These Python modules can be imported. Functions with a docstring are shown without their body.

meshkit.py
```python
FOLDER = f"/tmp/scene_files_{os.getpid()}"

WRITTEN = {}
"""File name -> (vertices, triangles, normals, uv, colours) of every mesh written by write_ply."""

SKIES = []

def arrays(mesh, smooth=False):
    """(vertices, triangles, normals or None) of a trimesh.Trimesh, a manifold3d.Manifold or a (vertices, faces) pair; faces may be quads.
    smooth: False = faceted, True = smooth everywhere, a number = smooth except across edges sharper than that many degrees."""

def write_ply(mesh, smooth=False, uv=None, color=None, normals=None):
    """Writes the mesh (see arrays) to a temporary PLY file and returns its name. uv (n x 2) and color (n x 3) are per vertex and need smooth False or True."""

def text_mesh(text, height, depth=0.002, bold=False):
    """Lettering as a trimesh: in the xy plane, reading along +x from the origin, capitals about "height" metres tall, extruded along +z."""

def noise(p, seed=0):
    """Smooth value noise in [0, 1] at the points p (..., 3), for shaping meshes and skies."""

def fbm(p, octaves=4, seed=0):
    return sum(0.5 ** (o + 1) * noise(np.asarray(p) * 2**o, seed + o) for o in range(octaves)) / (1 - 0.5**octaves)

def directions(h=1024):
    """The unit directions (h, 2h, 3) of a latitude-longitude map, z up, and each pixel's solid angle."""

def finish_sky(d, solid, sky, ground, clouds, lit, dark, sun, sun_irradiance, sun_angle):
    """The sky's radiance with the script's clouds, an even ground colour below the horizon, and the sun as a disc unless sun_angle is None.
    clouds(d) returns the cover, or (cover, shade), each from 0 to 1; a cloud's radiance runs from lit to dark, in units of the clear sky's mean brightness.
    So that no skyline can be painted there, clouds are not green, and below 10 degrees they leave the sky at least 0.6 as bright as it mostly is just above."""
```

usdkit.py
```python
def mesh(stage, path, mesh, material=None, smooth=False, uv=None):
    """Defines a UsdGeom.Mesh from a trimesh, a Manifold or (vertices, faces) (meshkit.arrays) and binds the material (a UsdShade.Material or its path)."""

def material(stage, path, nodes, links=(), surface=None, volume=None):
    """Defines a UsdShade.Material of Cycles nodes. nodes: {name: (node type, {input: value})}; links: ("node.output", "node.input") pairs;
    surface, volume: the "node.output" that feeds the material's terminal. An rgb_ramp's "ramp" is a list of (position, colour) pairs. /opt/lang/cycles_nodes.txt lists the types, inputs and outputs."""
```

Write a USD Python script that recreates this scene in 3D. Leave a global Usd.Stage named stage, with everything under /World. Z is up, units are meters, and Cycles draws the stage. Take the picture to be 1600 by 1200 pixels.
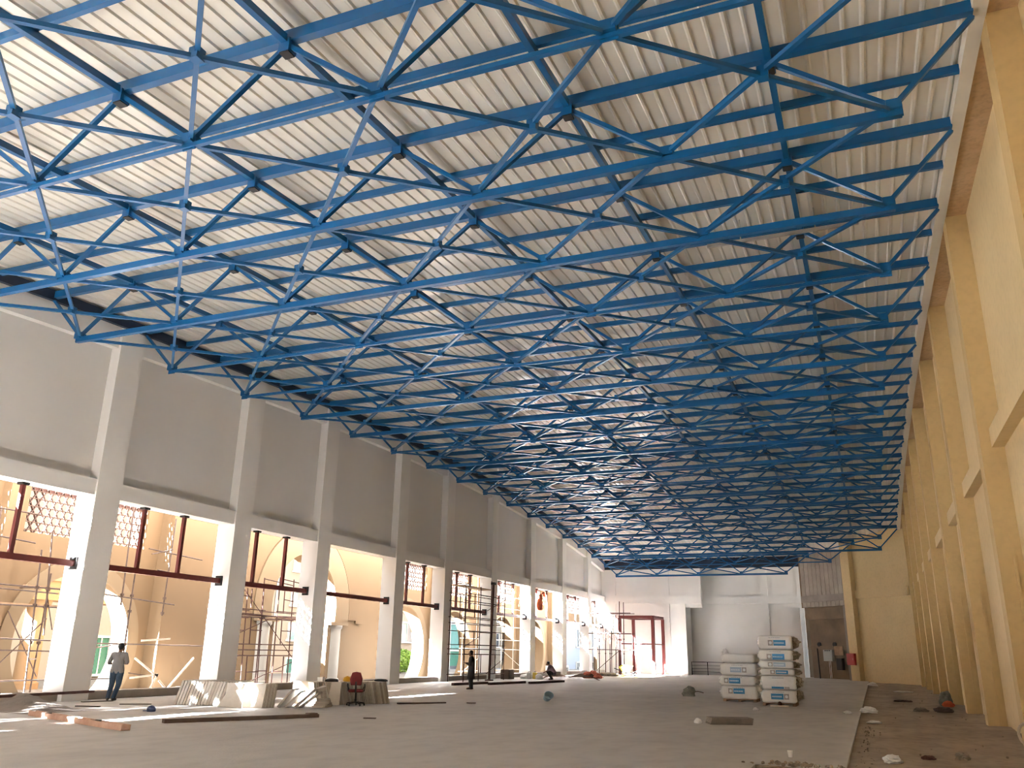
import math, random
import numpy as np, trimesh, manifold3d
from scipy.interpolate import CubicSpline
from scipy.spatial.transform import Rotation
from shapely.geometry import Polygon, Point, box as sbox
from shapely.ops import unary_union
from pxr import Usd, UsdGeom, UsdLux, UsdShade, Gf, Sdf
import usdkit, meshkit

rng = np.random.default_rng(7)
random.seed(7)
stage = Usd.Stage.CreateInMemory()
UsdGeom.SetStageUpAxis(stage, 'Z')
UsdGeom.SetStageMetersPerUnit(stage, 1.0)
UsdGeom.Xform.Define(stage, '/World')
UsdGeom.Scope.Define(stage, '/World/Looks')

# ---------------------------------------------------------------- camera, sky, sun, exposure
EYE = np.array([0.0, 0.0, 1.736])
YAW, PITCH, ROLL = np.radians([-22.70, 17.74, 1.06])
cy, sy, cp, sp, cr, sr = np.cos(YAW), np.sin(YAW), np.cos(PITCH), np.sin(PITCH), np.cos(ROLL), np.sin(ROLL)
fwd = np.array([sy*cp, cy*cp, sp]); rgt = np.array([cy, -sy, 0.0]); upv = np.cross(rgt, fwd)
rgt, upv = cr*rgt + sr*upv, -sr*rgt + cr*upv
cam = UsdGeom.Camera.Define(stage, '/World/camera')
cam.CreateHorizontalApertureAttr(36.0); cam.CreateVerticalApertureAttr(27.0)
cam.CreateFocalLengthAttr(1308.4/1600*36.0); cam.CreateFStopAttr(0.0)
cam.CreateClippingRangeAttr(Gf.Vec2f(0.05, 2000))
cam.CreateExposureAttr(2.4)
cam.AddTransformOp().Set(Gf.Matrix4d(*rgt, 0, *upv, 0, *(-fwd), 0, *EYE, 1))

sky = UsdLux.DomeLight.Define(stage, '/World/sky')
sky.CreateIntensityAttr(0.20); sky.CreateColorAttr(Gf.Vec3f(0.78, 0.90, 1.0))
SUN = np.array([1.0, 2.0, -0.833]); SUN /= np.linalg.norm(SUN)          # the way the light travels
sun = UsdLux.DistantLight.Define(stage, '/World/sun')
sun.CreateIntensityAttr(24.0); sun.CreateNormalizeAttr(True); sun.CreateAngleAttr(0.45); sun.CreateColorAttr(Gf.Vec3f(0.965, 0.985, 1.02))
_z = -SUN; _x = np.cross([0, 0, 1.0], _z); _x /= np.linalg.norm(_x); _y = np.cross(_z, _x)
sun.AddTransformOp().Set(Gf.Matrix4d(*_x, 0, *_y, 0, *_z, 0, 0, 0, 30, 1))

# ---------------------------------------------------------------- helpers
class MB:
    def __init__(s): s.v, s.f, s.n = [], [], 0
    def add(s, v, f):
        v = np.asarray(v, float); f = np.asarray(f, int)
        s.v.append(v); s.f.append(f + s.n); s.n += len(v); return s
    def tm(s, m): return s.add(m.vertices, m.faces)
    def box(s, x0, x1, y0, y1, z0, z1):
        v = [(x, y, z) for x in (x0, x1) for y in (y0, y1) for z in (z0, z1)]
        return s.add(v, BF)
    def obox(s, c, ax, ay, az):
        """a box about c with half axes ax, ay, az"""
        c, ax, ay, az = (np.asarray(q, float) for q in (c, ax, ay, az))
        if np.dot(np.cross(ax, ay), az) < 0: ax = -ax
        return s.add([c + i*ax + j*ay + k*az for i in (-1, 1) for j in (-1, 1) for k in (-1, 1)], BF)
    def bar(s, p, q, w, h, up=(0, 0, 1)):
        p, q = np.asarray(p, float), np.asarray(q, float); d = q - p; L = np.linalg.norm(d); d /= L
        u = np.asarray(up, float); u = u - d*np.dot(u, d)
        if np.linalg.norm(u) < 1e-4: u = np.cross(d, [1.0, 0.3, 0])
        u /= np.linalg.norm(u); r = np.cross(d, u)
        return s.obox((p+q)/2, d*L/2, r*w/2, u*h/2)
    def tube(s, p, q, r, n=8, r2=None):
        p, q = np.asarray(p, float), np.asarray(q, float); d = q - p; d /= np.linalg.norm(d)
        a = np.cross(d, [0, 0, 1.0] if abs(d[2]) < .9 else [1.0, 0, 0]); a /= np.linalg.norm(a); b = np.cross(d, a)
        t = np.arange(n)*2*np.pi/n; ring = np.cos(t)[:, None]*a + np.sin(t)[:, None]*b
        r2 = r if r2 is None else r2
        v = np.vstack([p + ring*r, q + ring*r2, [p], [q]])
        f = []
        for i in range(n):
            j = (i+1) % n
            f += [(i, j, n+j), (i, n+j, n+i), (2*n, j, i), (2*n+1, n+i, n+j)]
        return s.add(v, f)
    def path(s, pts, r, n=6):
        for a, b in zip(pts[:-1], pts[1:]): s.tube(a, b, r, n)
        return s
    def ext(s, poly, x0, x1, frame=None):
        """shapely polygon in (y, z) extruded along x from x0 to x1; frame = (origin, u, n): polygon in (u, z), depth along n"""
        for g in getattr(poly, 'geoms', [poly]):
            if g.is_empty or g.area < 1e-6: continue
            m = trimesh.creation.extrude_polygon(g, x1-x0, engine='earcut')
            a = np.array(m.vertices)
            if frame is None:
                v = np.c_[a[:, 2]+x0, a[:, 0], a[:, 1]]; f = m.faces
            else:
                o, u, n = (np.asarray(t, float) for t in frame)
                v = np.c_[o[0]+a[:, 0]*u[0]+(a[:, 2]+x0)*n[0], o[1]+a[:, 0]*u[1]+(a[:, 2]+x0)*n[1], a[:, 1]]
                f = m.faces if (u[1]*1*n[0]*1 - u[0]*n[1]) > 0 else m.faces[:, ::-1]
            s.add(v, f)
        return s
    def get(s): return np.vstack(s.v), np.vstack(s.f)
BF = np.array([(0, 1, 3), (0, 3, 2), (4, 6, 7), (4, 7, 5), (0, 4, 5), (0, 5, 1), (2, 3, 7), (2, 7, 6), (0, 2, 6), (0, 6, 4), (1, 5, 7), (1, 7, 3)])

used = {}
def upath(parent, name):
    k = parent + '/' + name; n = used.get(k, 0); used[k] = n + 1
    return k if n == 0 else f'{k}_{n:03d}'
def tag(p, label=None, cat=None, group=None, kind=None):
    p = p.GetPrim() if hasattr(p, 'GetPrim') else p
    for k, v in (('label', label), ('category', cat), ('group', group), ('kind', kind)):
        if v: p.SetCustomDataByKey(k, v)
    return p
def obj(name, mesh, mat, parent=None, smooth=False, **k):
    mesh = mesh.get() if isinstance(mesh, MB) else mesh
    p = usdkit.mesh(stage, upath(str(parent.GetPath()) if parent is not None else '/World', name), mesh, M[mat], smooth).GetPrim()
    return tag(p, **k)
def thing(name, label, cat, loc=(0, 0, 0), rotz=0.0, group=None, kind=None):
    x = UsdGeom.Xform.Define(stage, upath('/World', name))
    x.AddTranslateOp().Set(Gf.Vec3d(*map(float, loc))); x.AddRotateZOp().Set(float(rotz))
    return tag(x, label, cat, group, kind)
def copy(src, label, loc, rotz=0.0, group=None):
    nm = src.GetName(); c = src.GetCustomData()
    x = UsdGeom.Xform.Define(stage, upath('/World', nm))
    x.GetPrim().GetReferences().AddInternalReference(src.GetPath())
    x.GetPrim().SetInstanceable(True)
    x.ClearXformOpOrder()
    x.AddTranslateOp().Set(Gf.Vec3d(*map(float, loc))); x.AddRotateZOp().Set(float(rotz))
    return tag(x, label, c['category'], group or c.get('group'))
ORD = ['', 'first', 'second', 'third', 'fourth', 'fifth', 'sixth', 'seventh', 'eighth', 'ninth', 'tenth', 'eleventh', 'twelfth']
def nth(n):
    if n < len(ORD): return ORD[n]
    return f"{n}{'th' if 10 < n % 100 < 14 else {1: 'st', 2: 'nd', 3: 'rd'}.get(n % 10, 'th')}"
def sph(c, r, n=14): return manifold3d.Manifold.sphere(r, n).translate(list(map(float, c)))
def hull(parts): return manifold3d.Manifold.batch_hull(parts)
def chain(J, bones, grow=0.0, n=14):
    ms = [hull([sph(J[a][:3], J[a][3]+grow, n), sph(J[b][:3], J[b][3]+grow, n)]) for a, b in bones]
    return manifold3d.Manifold.batch_boolean(ms, manifold3d.OpType.Add)
def soft(m, length=0.03, it=8):
    m = m.refine_to_length(length).to_mesh()
    t = trimesh.Trimesh(m.vert_properties[:, :3], m.tri_verts, process=True)
    trimesh.smoothing.filter_taubin(t, iterations=it); return t
def rbox(sx, sy, sz, r=0.05, n=8):
    """rounded box standing on z=0"""
    pts = [sph((i*(sx/2-r), j*(sy/2-r), r+k*(sz-2*r)), r, n) for i in (-1, 1) for j in (-1, 1) for k in (0, 1)]
    return hull(pts)
def tri(m):
    a = m.to_mesh(); return trimesh.Trimesh(a.vert_properties[:, :3], a.tri_verts, process=False)
def lathe(prof, n=20):
    prof = np.asarray(prof, float); t = np.arange(n)*2*np.pi/n
    v = np.vstack([np.c_[r*np.cos(t), r*np.sin(t), np.full(n, z)] for r, z in prof]); f = []
    for i in range(len(prof)-1):
        for j in range(n):
            k = (j+1) % n; f += [(i*n+j, i*n+k, i*n+n+k), (i*n+j, i*n+n+k, i*n+n+j)]
    return v, np.array(f)

# ---------------------------------------------------------------- materials
M = {}
def mat(name, c1, c2=None, scale=3.0, rough=0.6, bump=0.0, bscale=40.0, metal=0.0, spec=0.5, vec=(1, 1, 1), detail=4, pos=(0.35, 0.65), obj_space=False, fine=None):
    c2 = c2 or tuple(x*0.88 for x in c1)
    nodes = {'g': ('texture_coordinate', {}) if obj_space else ('geometry', {}),
             'mp': ('mapping', {'scale': vec}),
             'n': ('noise_texture', {'scale': scale, 'detail': float(detail), 'roughness': 0.6}),
             'r': ('rgb_ramp', {'ramp': [(0, c1), (pos[0], c1), (pos[1], c2), (1, c2)]}),
             'p': ('principled_bsdf', {'roughness': rough, 'metallic': metal, 'specular_ior_level': spec})}
    links = [('g.object' if obj_space else 'g.position', 'mp.vector'), ('mp.vector', 'n.vector'), ('n.fac', 'r.fac')]
    out = 'r.color'
    if fine:      # a second, finer grain multiplied in
        nodes['n2'] = ('noise_texture', {'scale': fine[0], 'detail': 3.0})
        nodes['r2'] = ('rgb_ramp', {'ramp': [(0, (1,)*3), (0.45, (1,)*3), (0.75, (fine[1],)*3), (1, (fine[1],)*3)]})
        nodes['mx'] = ('mix_color', {'blend_type': 'multiply', 'fac': 1.0})
        links += [('mp.vector', 'n2.vector'), ('n2.fac', 'r2.fac'), ('r.color', 'mx.a'), ('r2.color', 'mx.b')]; out = 'mx.result'
    links.append((out, 'p.base_color'))
    if bump:
        nodes['nb'] = ('noise_texture', {'scale': bscale, 'detail': 5.0})
        nodes['b'] = ('bump', {'strength': bump, 'distance': 0.02})
        links += [('g.object' if obj_space else 'g.position', 'nb.vector'), ('nb.fac', 'b.height'), ('b.normal', 'p.normal')]
    M[name] = usdkit.material(stage, '/World/Looks/'+name, nodes, links, surface='p.BSDF')
mat('white_plaster', (.86, .83, .79), (.82, .79, .75), .5, .75, .15, 12)
mat('grey_panel', (.80, .77, .735), (.77, .74, .705), .35, .8, .15, 12)
mat('cream_wall', (.76, .71, .62), (.70, .65, .56), .6, .8, .15, 10)
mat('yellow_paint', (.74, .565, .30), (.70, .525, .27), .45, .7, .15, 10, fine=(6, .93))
mat('yellow_paint_shaded', (.64, .45, .20), (.60, .415, .18), .45, .7, .15, 10, fine=(6, .92))  # same wall paint darkened: shade of the column sides put into the colour
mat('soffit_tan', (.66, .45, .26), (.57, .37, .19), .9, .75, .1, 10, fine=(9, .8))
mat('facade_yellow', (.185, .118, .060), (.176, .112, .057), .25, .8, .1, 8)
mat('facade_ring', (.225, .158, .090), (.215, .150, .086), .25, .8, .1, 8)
mat('dark_outer_skin', (.20, .17, .145), (.16, .135, .115), 1.5, .9)  # dark finish of the unseen skin that soaks up bounced sun
mat('facade_white', (.36, .34, .30), (.34, .32, .285), .4, .7)
mat('blue_paint', (.0015, .098, .265), (.0015, .09, .245), 2.0, .34, spec=.5)
mat('navy_paint', (.008, .022, .055), (.006, .018, .045), 2.0, .5)
mat('black_steel', (.012, .012, .014), (.02, .018, .016), 2.0, .6)
mat('roof_sheet', (.76, .71, .62), (.72, .67, .58), .5, .28, spec=.6, vec=(1, .2, 1))
mat('red_steel', (.17, .026, .022), (.13, .022, .019), 3.0, .45)
mat('red_rust', (.085, .026, .018), (.05, .018, .013), 6.0, .7)
mat('slab_concrete', (.54, .505, .465), (.45, .42, .39), .35, .72, .35, 18, vec=(1, .55, 1), detail=7, fine=(2.2, .86))
mat('rough_earth', (.46, .36, .265), (.32, .25, .18), .55, .85, .9, 9, vec=(1, .6, 1), detail=8, fine=(4, .75))
mat('outdoor_ground', (.15, .142, .13), (.12, .114, .105), .5, .9, .5, 6, detail=7)
mat('kerb_concrete', (.36, .30, .25), (.28, .235, .2), 1.2, .85, .5, 14)
mat('dark_concrete', (.25, .18, .115), (.18, .13, .085), .7, .85, .4, 8, detail=7)
mat('grey_concrete', (.33, .29, .25), (.25, .22, .19), .8, .85, .4, 8, detail=7)
mat('corrugated', (.42, .36, .30), (.33, .28, .23), .7, .6, detail=6)
mat('lattice', (.11, .06, .045), (.085, .048, .035), 1.5, .7)
mat('scaffold_steel', (.10, .06, .042), (.055, .03, .022), 5.0, .55)
mat('scaffold_light', (.68, .58, .48), (.58, .46, .36), 5.0, .5)
mat('plank_wood', (.46, .30, .18), (.32, .2, .12), 3.0, .75, .3, 30, vec=(1, 1, 1), detail=6)
mat('pink_plank', (.60, .40, .30), (.48, .28, .2), 2.5, .75, .3, 30, detail=6)
mat('dark_plank', (.16, .11, .085), (.11, .08, .06), 3.0, .75)
for i, c in enumerate([(.60, .54, .46), (.50, .43, .355), (.68, .63, .56), (.42, .36, .295), (.54, .47, .385)]):
    mat(f'marble_{i}', c, tuple(q*.86 for q in c), 2.2, .5, detail=7, vec=(1, 1, 2))
mat('bale_wrap', (.84, .825, .80), (.79, .775, .75), 3.0, .38, .25, 14)
mat('bale_end', (.58, .49, .36), (.30, .23, .14), 5.0, .5, .9, 16, pos=(.42, .62), detail=6)
mat('label_blue', (.012, .22, .50), (.010, .20, .46), 3.0, .4)
mat('label_pale', (.36, .46, .58), (.34, .44, .55), 3.0, .4)
mat('label_grey', (.40, .37, .34), (.35, .33, .31), 3.0, .5)
mat('label_white', (.80, .82, .84), None, 3.0, .4)
mat('print_grey', (.30, .33, .36), None, 3.0, .5)
mat('chair_fabric', (.20, .022, .024), (.15, .018, .02), 9.0, .85)
mat('black_plastic', (.018, .017, .017), None, 3.0, .45)
mat('helmet_yellow', (.80, .42, .02), None, 2.0, .35)
mat('barrow_yellow', (.78, .55, .06), (.62, .5, .10), 4.0, .5)
mat('lime_cloth', (.60, .66, .10), (.55, .5, .1), 5.0, .8)
mat('skin', (.22, .115, .07), (.2, .10, .062), 4.0, .55)
mat('hair', (.012, .010, .012), None, 4.0, .5)
mat('jeans', (.055, .095, .15), (.04, .07, .115), 8.0, .85, obj_space=True)
mat('dark_cloth', (.04, .034, .034), (.03, .026, .027), 6.0, .85)
mat('charcoal_cloth', (.035, .042, .05), (.028, .034, .04), 6.0, .85)
mat('mauve_cloth', (.23, .155, .20), (.19, .13, .17), 6.0, .85)
mat('shoe', (.02, .017, .015), None, 4.0, .5)
mat('window_white', (.5, .5, .48), None, 2.0, .5)
mat('hvac_white', (.74, .74, .72), (.68, .68, .66), 2.0, .5)
mat('glass_teal', (.09, .22, .21), (.06, .17, .15), .35, .12, spec=.8)
mat('glass_green', (.025, .15, .095), (.02, .11, .075), .4, .15, spec=.8)
mat('glass_grey', (.075, .08, .095), (.05, .055, .065), .4, .15, spec=.8)
mat('apartment_cream', (.25, .225, .185), (.24, .215, .178), .3, .8)
mat('apartment_blue_shade', (.36, .40, .48), (.345, .385, .465), .3, .8)  # bluish tint of open shade put into the wall colour
mat('leaf', (.20, .34, .05), (.12, .24, .035), 3.0, .6)
mat('dark_leaf', (.05, .14, .06), (.03, .09, .04), 3.0, .6)
mat('bark', (.14, .09, .06), None, 8.0, .9)
mat('sand', (.24, .2, .17), (.18, .15, .125), 2.0, .95, .8, 22, detail=7)
mat('brown_mat', (.15, .085, .055), (.11, .06, .04), 2.0, .9)
mat('orange_cloth', (.68, .15, .05), (.52, .10, .04), 3.0, .8)
mat('coral_cloth', (.72, .22, .14), (.6, .17, .11), 3.0, .8)
mat('paper_white', (.80, .78, .75), (.74, .72, .69), 5.0, .7)
mat('drum_blue', (.35, .50, .58), (.30, .44, .52), 3.0, .5)
mat('navy_plastic', (.04, .06, .14), None, 3.0, .5)
mat('fire_red', (.42, .022, .02), (.36, .02, .018), 2.0, .45)
mat('box_grey', (.50, .50, .46), (.44, .44, .41), 2.0, .55)
mat('hose_cream', (.62, .50, .36), (.52, .42, .3), 4.0, .6)
mat('green_grey', (.16, .18, .15), (.26, .26, .22), 6.0, .8)
mat('tile_grey', (.24, .20, .17), (.18, .155, .13), 6.0, .8, .3, 30)
mat('galvanised', (.50, .47, .42), (.42, .40, .36), 5.0, .45, metal=.5)
mat('rubble', (.40, .31, .22), (.18, .15, .12), 6.0, .95, .8, 30)
# checked shirt
M['checked_shirt'] = usdkit.material(stage, '/World/Looks/checked_shirt', {
    'g': ('texture_coordinate', {}), 'wx': ('wave_texture', {'bands_direction': 'x', 'scale': 7.5, 'detail': 0.0}),
    'wz': ('wave_texture', {'bands_direction': 'z', 'scale': 7.5, 'detail': 0.0}), 'm': ('math', {'math_type': 'add'}), 'h': ('math', {'math_type': 'multiply', 'value2': 0.5}),
    'r': ('rgb_ramp', {'ramp': [(0, (.15, .14, .15)), (.4, (.21, .20, .20)), (.75, (.31, .29, .28)), (1, (.38, .355, .34))]}),
    'p': ('principled_bsdf', {'roughness': .85})},
    [('g.object', 'wx.vector'), ('g.object', 'wz.vector'), ('wx.fac', 'm.value1'), ('wz.fac', 'm.value2'), ('m.value', 'h.value1'), ('h.value', 'r.fac'), ('r.color', 'p.base_color')], surface='p.BSDF')

# ---------------------------------------------------------------- the measured grid of the hall
A = 3.9
X0 = -24.109                                   # node line 0 of the trusses
ROWY = 9.784 + 3.905*np.arange(-2, 19)
_zr = np.array([2.641, 2.722, 2.789, 2.834, 2.874, 2.919, 2.956, 2.966, 2.97, 2.94, 2.934, 2.908, 2.858, 2.793, 2.715, 2.638, 2.535, 2.418, 2.267])*A + 1.736
_py = 9.784 + 3.905*np.arange(19)
_co = np.polyfit(_py, _zr, 4)
_sp = CubicSpline(_py, 0.5*_zr + 0.5*np.polyval(_co, _py))
def roofz(y):
    y = np.asarray(y, float)
    lo = _sp(9.784) + _sp(9.784, 1)*(y-9.784) - 0.0016*(y-9.784)**2
    hi = _sp(80.07) + _sp(80.07, 1)*(y-80.07)
    return np.where(y < 9.784, lo, np.where(y > 80.07, hi, _sp(np.clip(y, 9.784, 80.07))))
XL, XR = -23.727, 2.87
YB = 81.5                                      # front of the white end wall
YREAR = -24.0
COLY = [-21.6, -14.5, -7.5, -0.5, 6.5, 13.6, 20.55, 27.55, 33.4, 40.75, 46.7, 53.75, 61.2, 68.6, 75.8]
CW = 1.02
RCOLY = [-20.0, -13.2, -6.4, .4, 7.1, 13.95, 22.45, 29.6, 35.9, 43.2, 49.3, 55.4, 62.2, 68.6]

# ================================================================= SETTING
def struct(name, label, cat): return thing(name, label, cat, kind='structure')
fl = struct('floor', 'grey concrete slab of the hall with a rough earthen strip along the yellow wall', 'floor')
def gridmesh(x0, x1, y0, y1, nx, ny, z, amp, sc, seed):
    xs, ys = np.linspace(x0, x1, nx), np.linspace(y0, y1, ny); X, Y = np.meshgrid(xs, ys, indexing='ij')
    P = np.c_[X.ravel(), Y.ravel(), np.zeros(nx*ny)]
    P[:, 2] = z + amp*(meshkit.fbm(P*sc, 4, seed)-.5)
    i, j = np.meshgrid(np.arange(nx-1), np.arange(ny-1), indexing='ij'); k = (i*ny+j).ravel()
    return P, np.vstack([np.c_[k, k+ny, k+ny+1], np.c_[k, k+ny+1, k+1]])
m = MB().box(-24.7, -0.62, 15.9, YB+8, -.3, 0.0).box(-24.7, -2.05, YREAR, 15.9, -.3, 0.0)
obj('concrete_slab', m, 'slab_concrete', fl)
edge = [(-2.05, 15.9), (-.62, 15.9)] + [(-.62-.143*k, 15.9-rng.uniform(.05, .32)) for k in range(1, 10)]
bm = trimesh.creation.extrude_polygon(Polygon(edge), .24, engine='earcut'); obj('broken_edge', (np.array(bm.vertices)+[0, 0, -.25], bm.faces), 'rubble', fl, label='broken slab edge')
obj('earth_strip', gridmesh(-2.1, 3.9, YREAR, YB+3, 46, 420, -.075, .09, .9, 3), 'rough_earth', fl, smooth=True, label='rough earth strip')
gd = struct('ground', 'pale dusty ground outside, between the hall and the arcade', 'ground')
obj('outside_ground', gridmesh(-140, -24.6, -120, 260, 60, 130, -.12, .12, .6, 5), 'outdoor_ground', gd, smooth=True)
obj('far_ground', MB().box(3.8, 200, -120, 260, -.6, -.2).box(-140, 200, 86, 260, -.6, -.25).box(-140, 200, -160, YREAR-.3, -.6, -.25), 'outdoor_ground', gd)

# ---- roof sheets: ribbed panels following the arched roof
ce = struct('ceiling', 'cream ribbed metal roof sheets seen from below above the blue trusses', 'ceiling')
ysheet = np.r_[np.arange(YREAR-.3, 86.8, 1.95), 86.8]
zs = roofz(ysheet) + .235
W = A/4
xa = -24.9
for i in range(29):
    x0 = xa + i*W
    prof = []
    for r in range(3):
        c = W*(r+.5)/3
        prof += [(c-.055, 0), (c-.022, -.034), (c+.022, -.034), (c+.055, 0)]
    prof = [(0, 0)] + prof + [(W, 0)]
    prof = np.array(prof); n = len(prof)
    low = np.concatenate([np.c_[x0+prof[:, 0], np.full(n, y), z+prof[:, 1]] for y, z in zip(ysheet, zs)])
    k = (np.arange(len(ysheet)-1)[:, None]*n + np.arange(n-1)).ravel()
    f = np.vstack([np.c_[k, k+n, k+n+1], np.c_[k, k+n+1, k+1]])
    top = low + [0, 0, .05]; N = len(low)
    e0 = np.arange(len(ysheet)-1)*n; e1 = e0 + n-1
    side = np.vstack([np.c_[e0, e0+N, e0+n], np.c_[e0+n, e0+N, e0+N+n], np.c_[e1, e1+n, e1+N], np.c_[e1+n, e1+N+n, e1+N]])
    obj('roof_sheet', (np.vstack([low, top]), np.vstack([f, f[:, ::-1]+N, side])), 'roof_sheet', ce)

# ---- left wall: columns, lintel beams, infill panels, kerbs
wl = struct('wall_left', 'long white wall of columns, lintels and grey panels over open bays on the left', 'wall')
def sloped(m, x0, x1, y0, y1, za, zb, n=4):
    """a beam whose bottom and top follow the roof: za, zb are functions of y"""
    ys = np.linspace(y0, y1, n+1); v = []
    for y in ys: v += [(x0, y, za(y)), (x1, y, za(y)), (x1, y, zb(y)), (x0, y, zb(y))]
    f = []
    for i in range(n):
        a = 4*i
        for j in range(4):
            k = (j+1) % 4; f += [(a+j, a+4+j, a+4+k), (a+j, a+4+k, a+k)]
    e = 4*n; f += [(0, 1, 2), (0, 2, 3), (e, e+2, e+1), (e, e+3, e+2)]
    return m.add(v, np.array(f)[:, ::-1])
for i, y in enumerate(COLY):
    sloped(m := MB(), -24.60, XL, y, y+CW, lambda q: -.1, lambda q: roofz(q)+.2, 2)
    obj('column', m, 'white_plaster', wl)
    y1 = COLY[i+1] if i+1 < len(COLY) else YB+.1
    a, b = y+CW, y1
    obj('lintel', MB().box(-24.5, XL-.07, a, b, 6.54, 7.08), 'white_plaster', wl)
    sloped(m := MB(), -24.45, XL-.42, a, b, lambda q: 7.08, lambda q: roofz(q)-.9)
    obj('infill_panel', m, 'grey_panel', wl)
    sloped(m := MB(), -24.5, XL-.12, a, b, lambda q: roofz(q)-.93, lambda q: roofz(q)+.2)
    obj('top_beam', m, 'white_plaster', wl)
    sloped(m := MB(), -24.66, -24.50, a-CW, b, lambda q: 6.56, lambda q: roofz(q)+.25)
    obj('added_outer_skin', m, 'dark_outer_skin', wl)  # unseen dark skin added to cut sun bouncing back onto the arcade
    obj('kerb', MB().box(-24.55, XL-.18, a, b, -.05, .26), 'kerb_concrete', wl)
# ---- right wall: yellow columns, recessed panels, tie beams, ring beam
wr = struct('wall_right', 'tall ochre yellow wall with deep columns and a ring beam on the right', 'wall')
RP = XR + .50
sloped(m := MB(), RP, RP+.3, YREAR, 77.5, lambda q: -.3, lambda q: roofz(q)+.2, 40)
obj('wall_panel', m, 'yellow_paint', wr)
for i, y in enumerate(RCOLY):
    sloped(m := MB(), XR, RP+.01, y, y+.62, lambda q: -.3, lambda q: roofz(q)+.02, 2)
    obj('column', m, 'yellow_paint_shaded', wr)
    obj('conduit', MB().box(RP-.20, RP-.14, y-.05, y, -.1, 4.1), 'yellow_paint_shaded', wr)
    y1 = RCOLY[i+1] if i+1 < len(RCOLY) else 73.0
    obj('tie_beam', MB().box(XR+.23, RP+.05, y+.62, y1, 6.6, 7.07), 'yellow_paint', wr)
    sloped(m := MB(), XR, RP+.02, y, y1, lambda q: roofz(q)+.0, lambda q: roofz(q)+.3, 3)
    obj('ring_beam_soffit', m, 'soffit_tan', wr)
sloped(m := MB(), XR-.24, XR+.01, YREAR, 73.2, lambda q: roofz(q)-.06, lambda q: roofz(q)+.26, 40)
obj('ring_beam', m, 'cream_wall', wr)

# ---- white end wall
wb = struct('wall_back', 'white plastered end wall at the far end, with a recess on its right', 'wall')
obj('front_wall', MB().box(-24.7, -16.0, YB+.14, YB+.6, -.1, 9.6).box(-16.0, -14.5, YB+.14, YB+.6, 6.0, 9.6), 'white_plaster', wb)
obj('raised_band', MB().box(-24.7, -14.5, YB, YB+.15, 6.35, 7.15), 'white_plaster', wb)
for a, b, c, d in ((-18.95, -17.5, 7.15, 9.6), (-18.95, -17.5, -.1, 6.35), (-16.45, -16.0, -.1, 6.35), (-15.05, -14.5, 7.15, 9.6), (-24.7, -22.75, 7.15, 9.6), (-24.7, -22.75, -.1, 6.35)):
    obj('pilaster', MB().box(a, b, YB, YB+.15, c, d), 'white_plaster', wb)
obj('recess_wall', MB().box(-17.0, -5.6, 84.6, 85.1, -.1, 9.9).box(-16.6, -16.1, YB+.6, 84.6, -.1, 9.5), 'white_plaster', wb)
for a, b, c, d in ((-14.6, -5.6, 6.5, 7.2), (-9.4, -8.75, -.1, 6.5), (-9.4, -8.75, 7.2, 9.9), (-6.1, -5.6, 7.2, 9.9)):
    obj('recess_band', MB().box(a, b, 84.44, 84.62, c, d), 'white_plaster', wb)
obj('recess_pier', MB().box(-6.75, -5.95, 83.5, 84.6, -.1, 6.1), 'white_plaster', wb)
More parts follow.
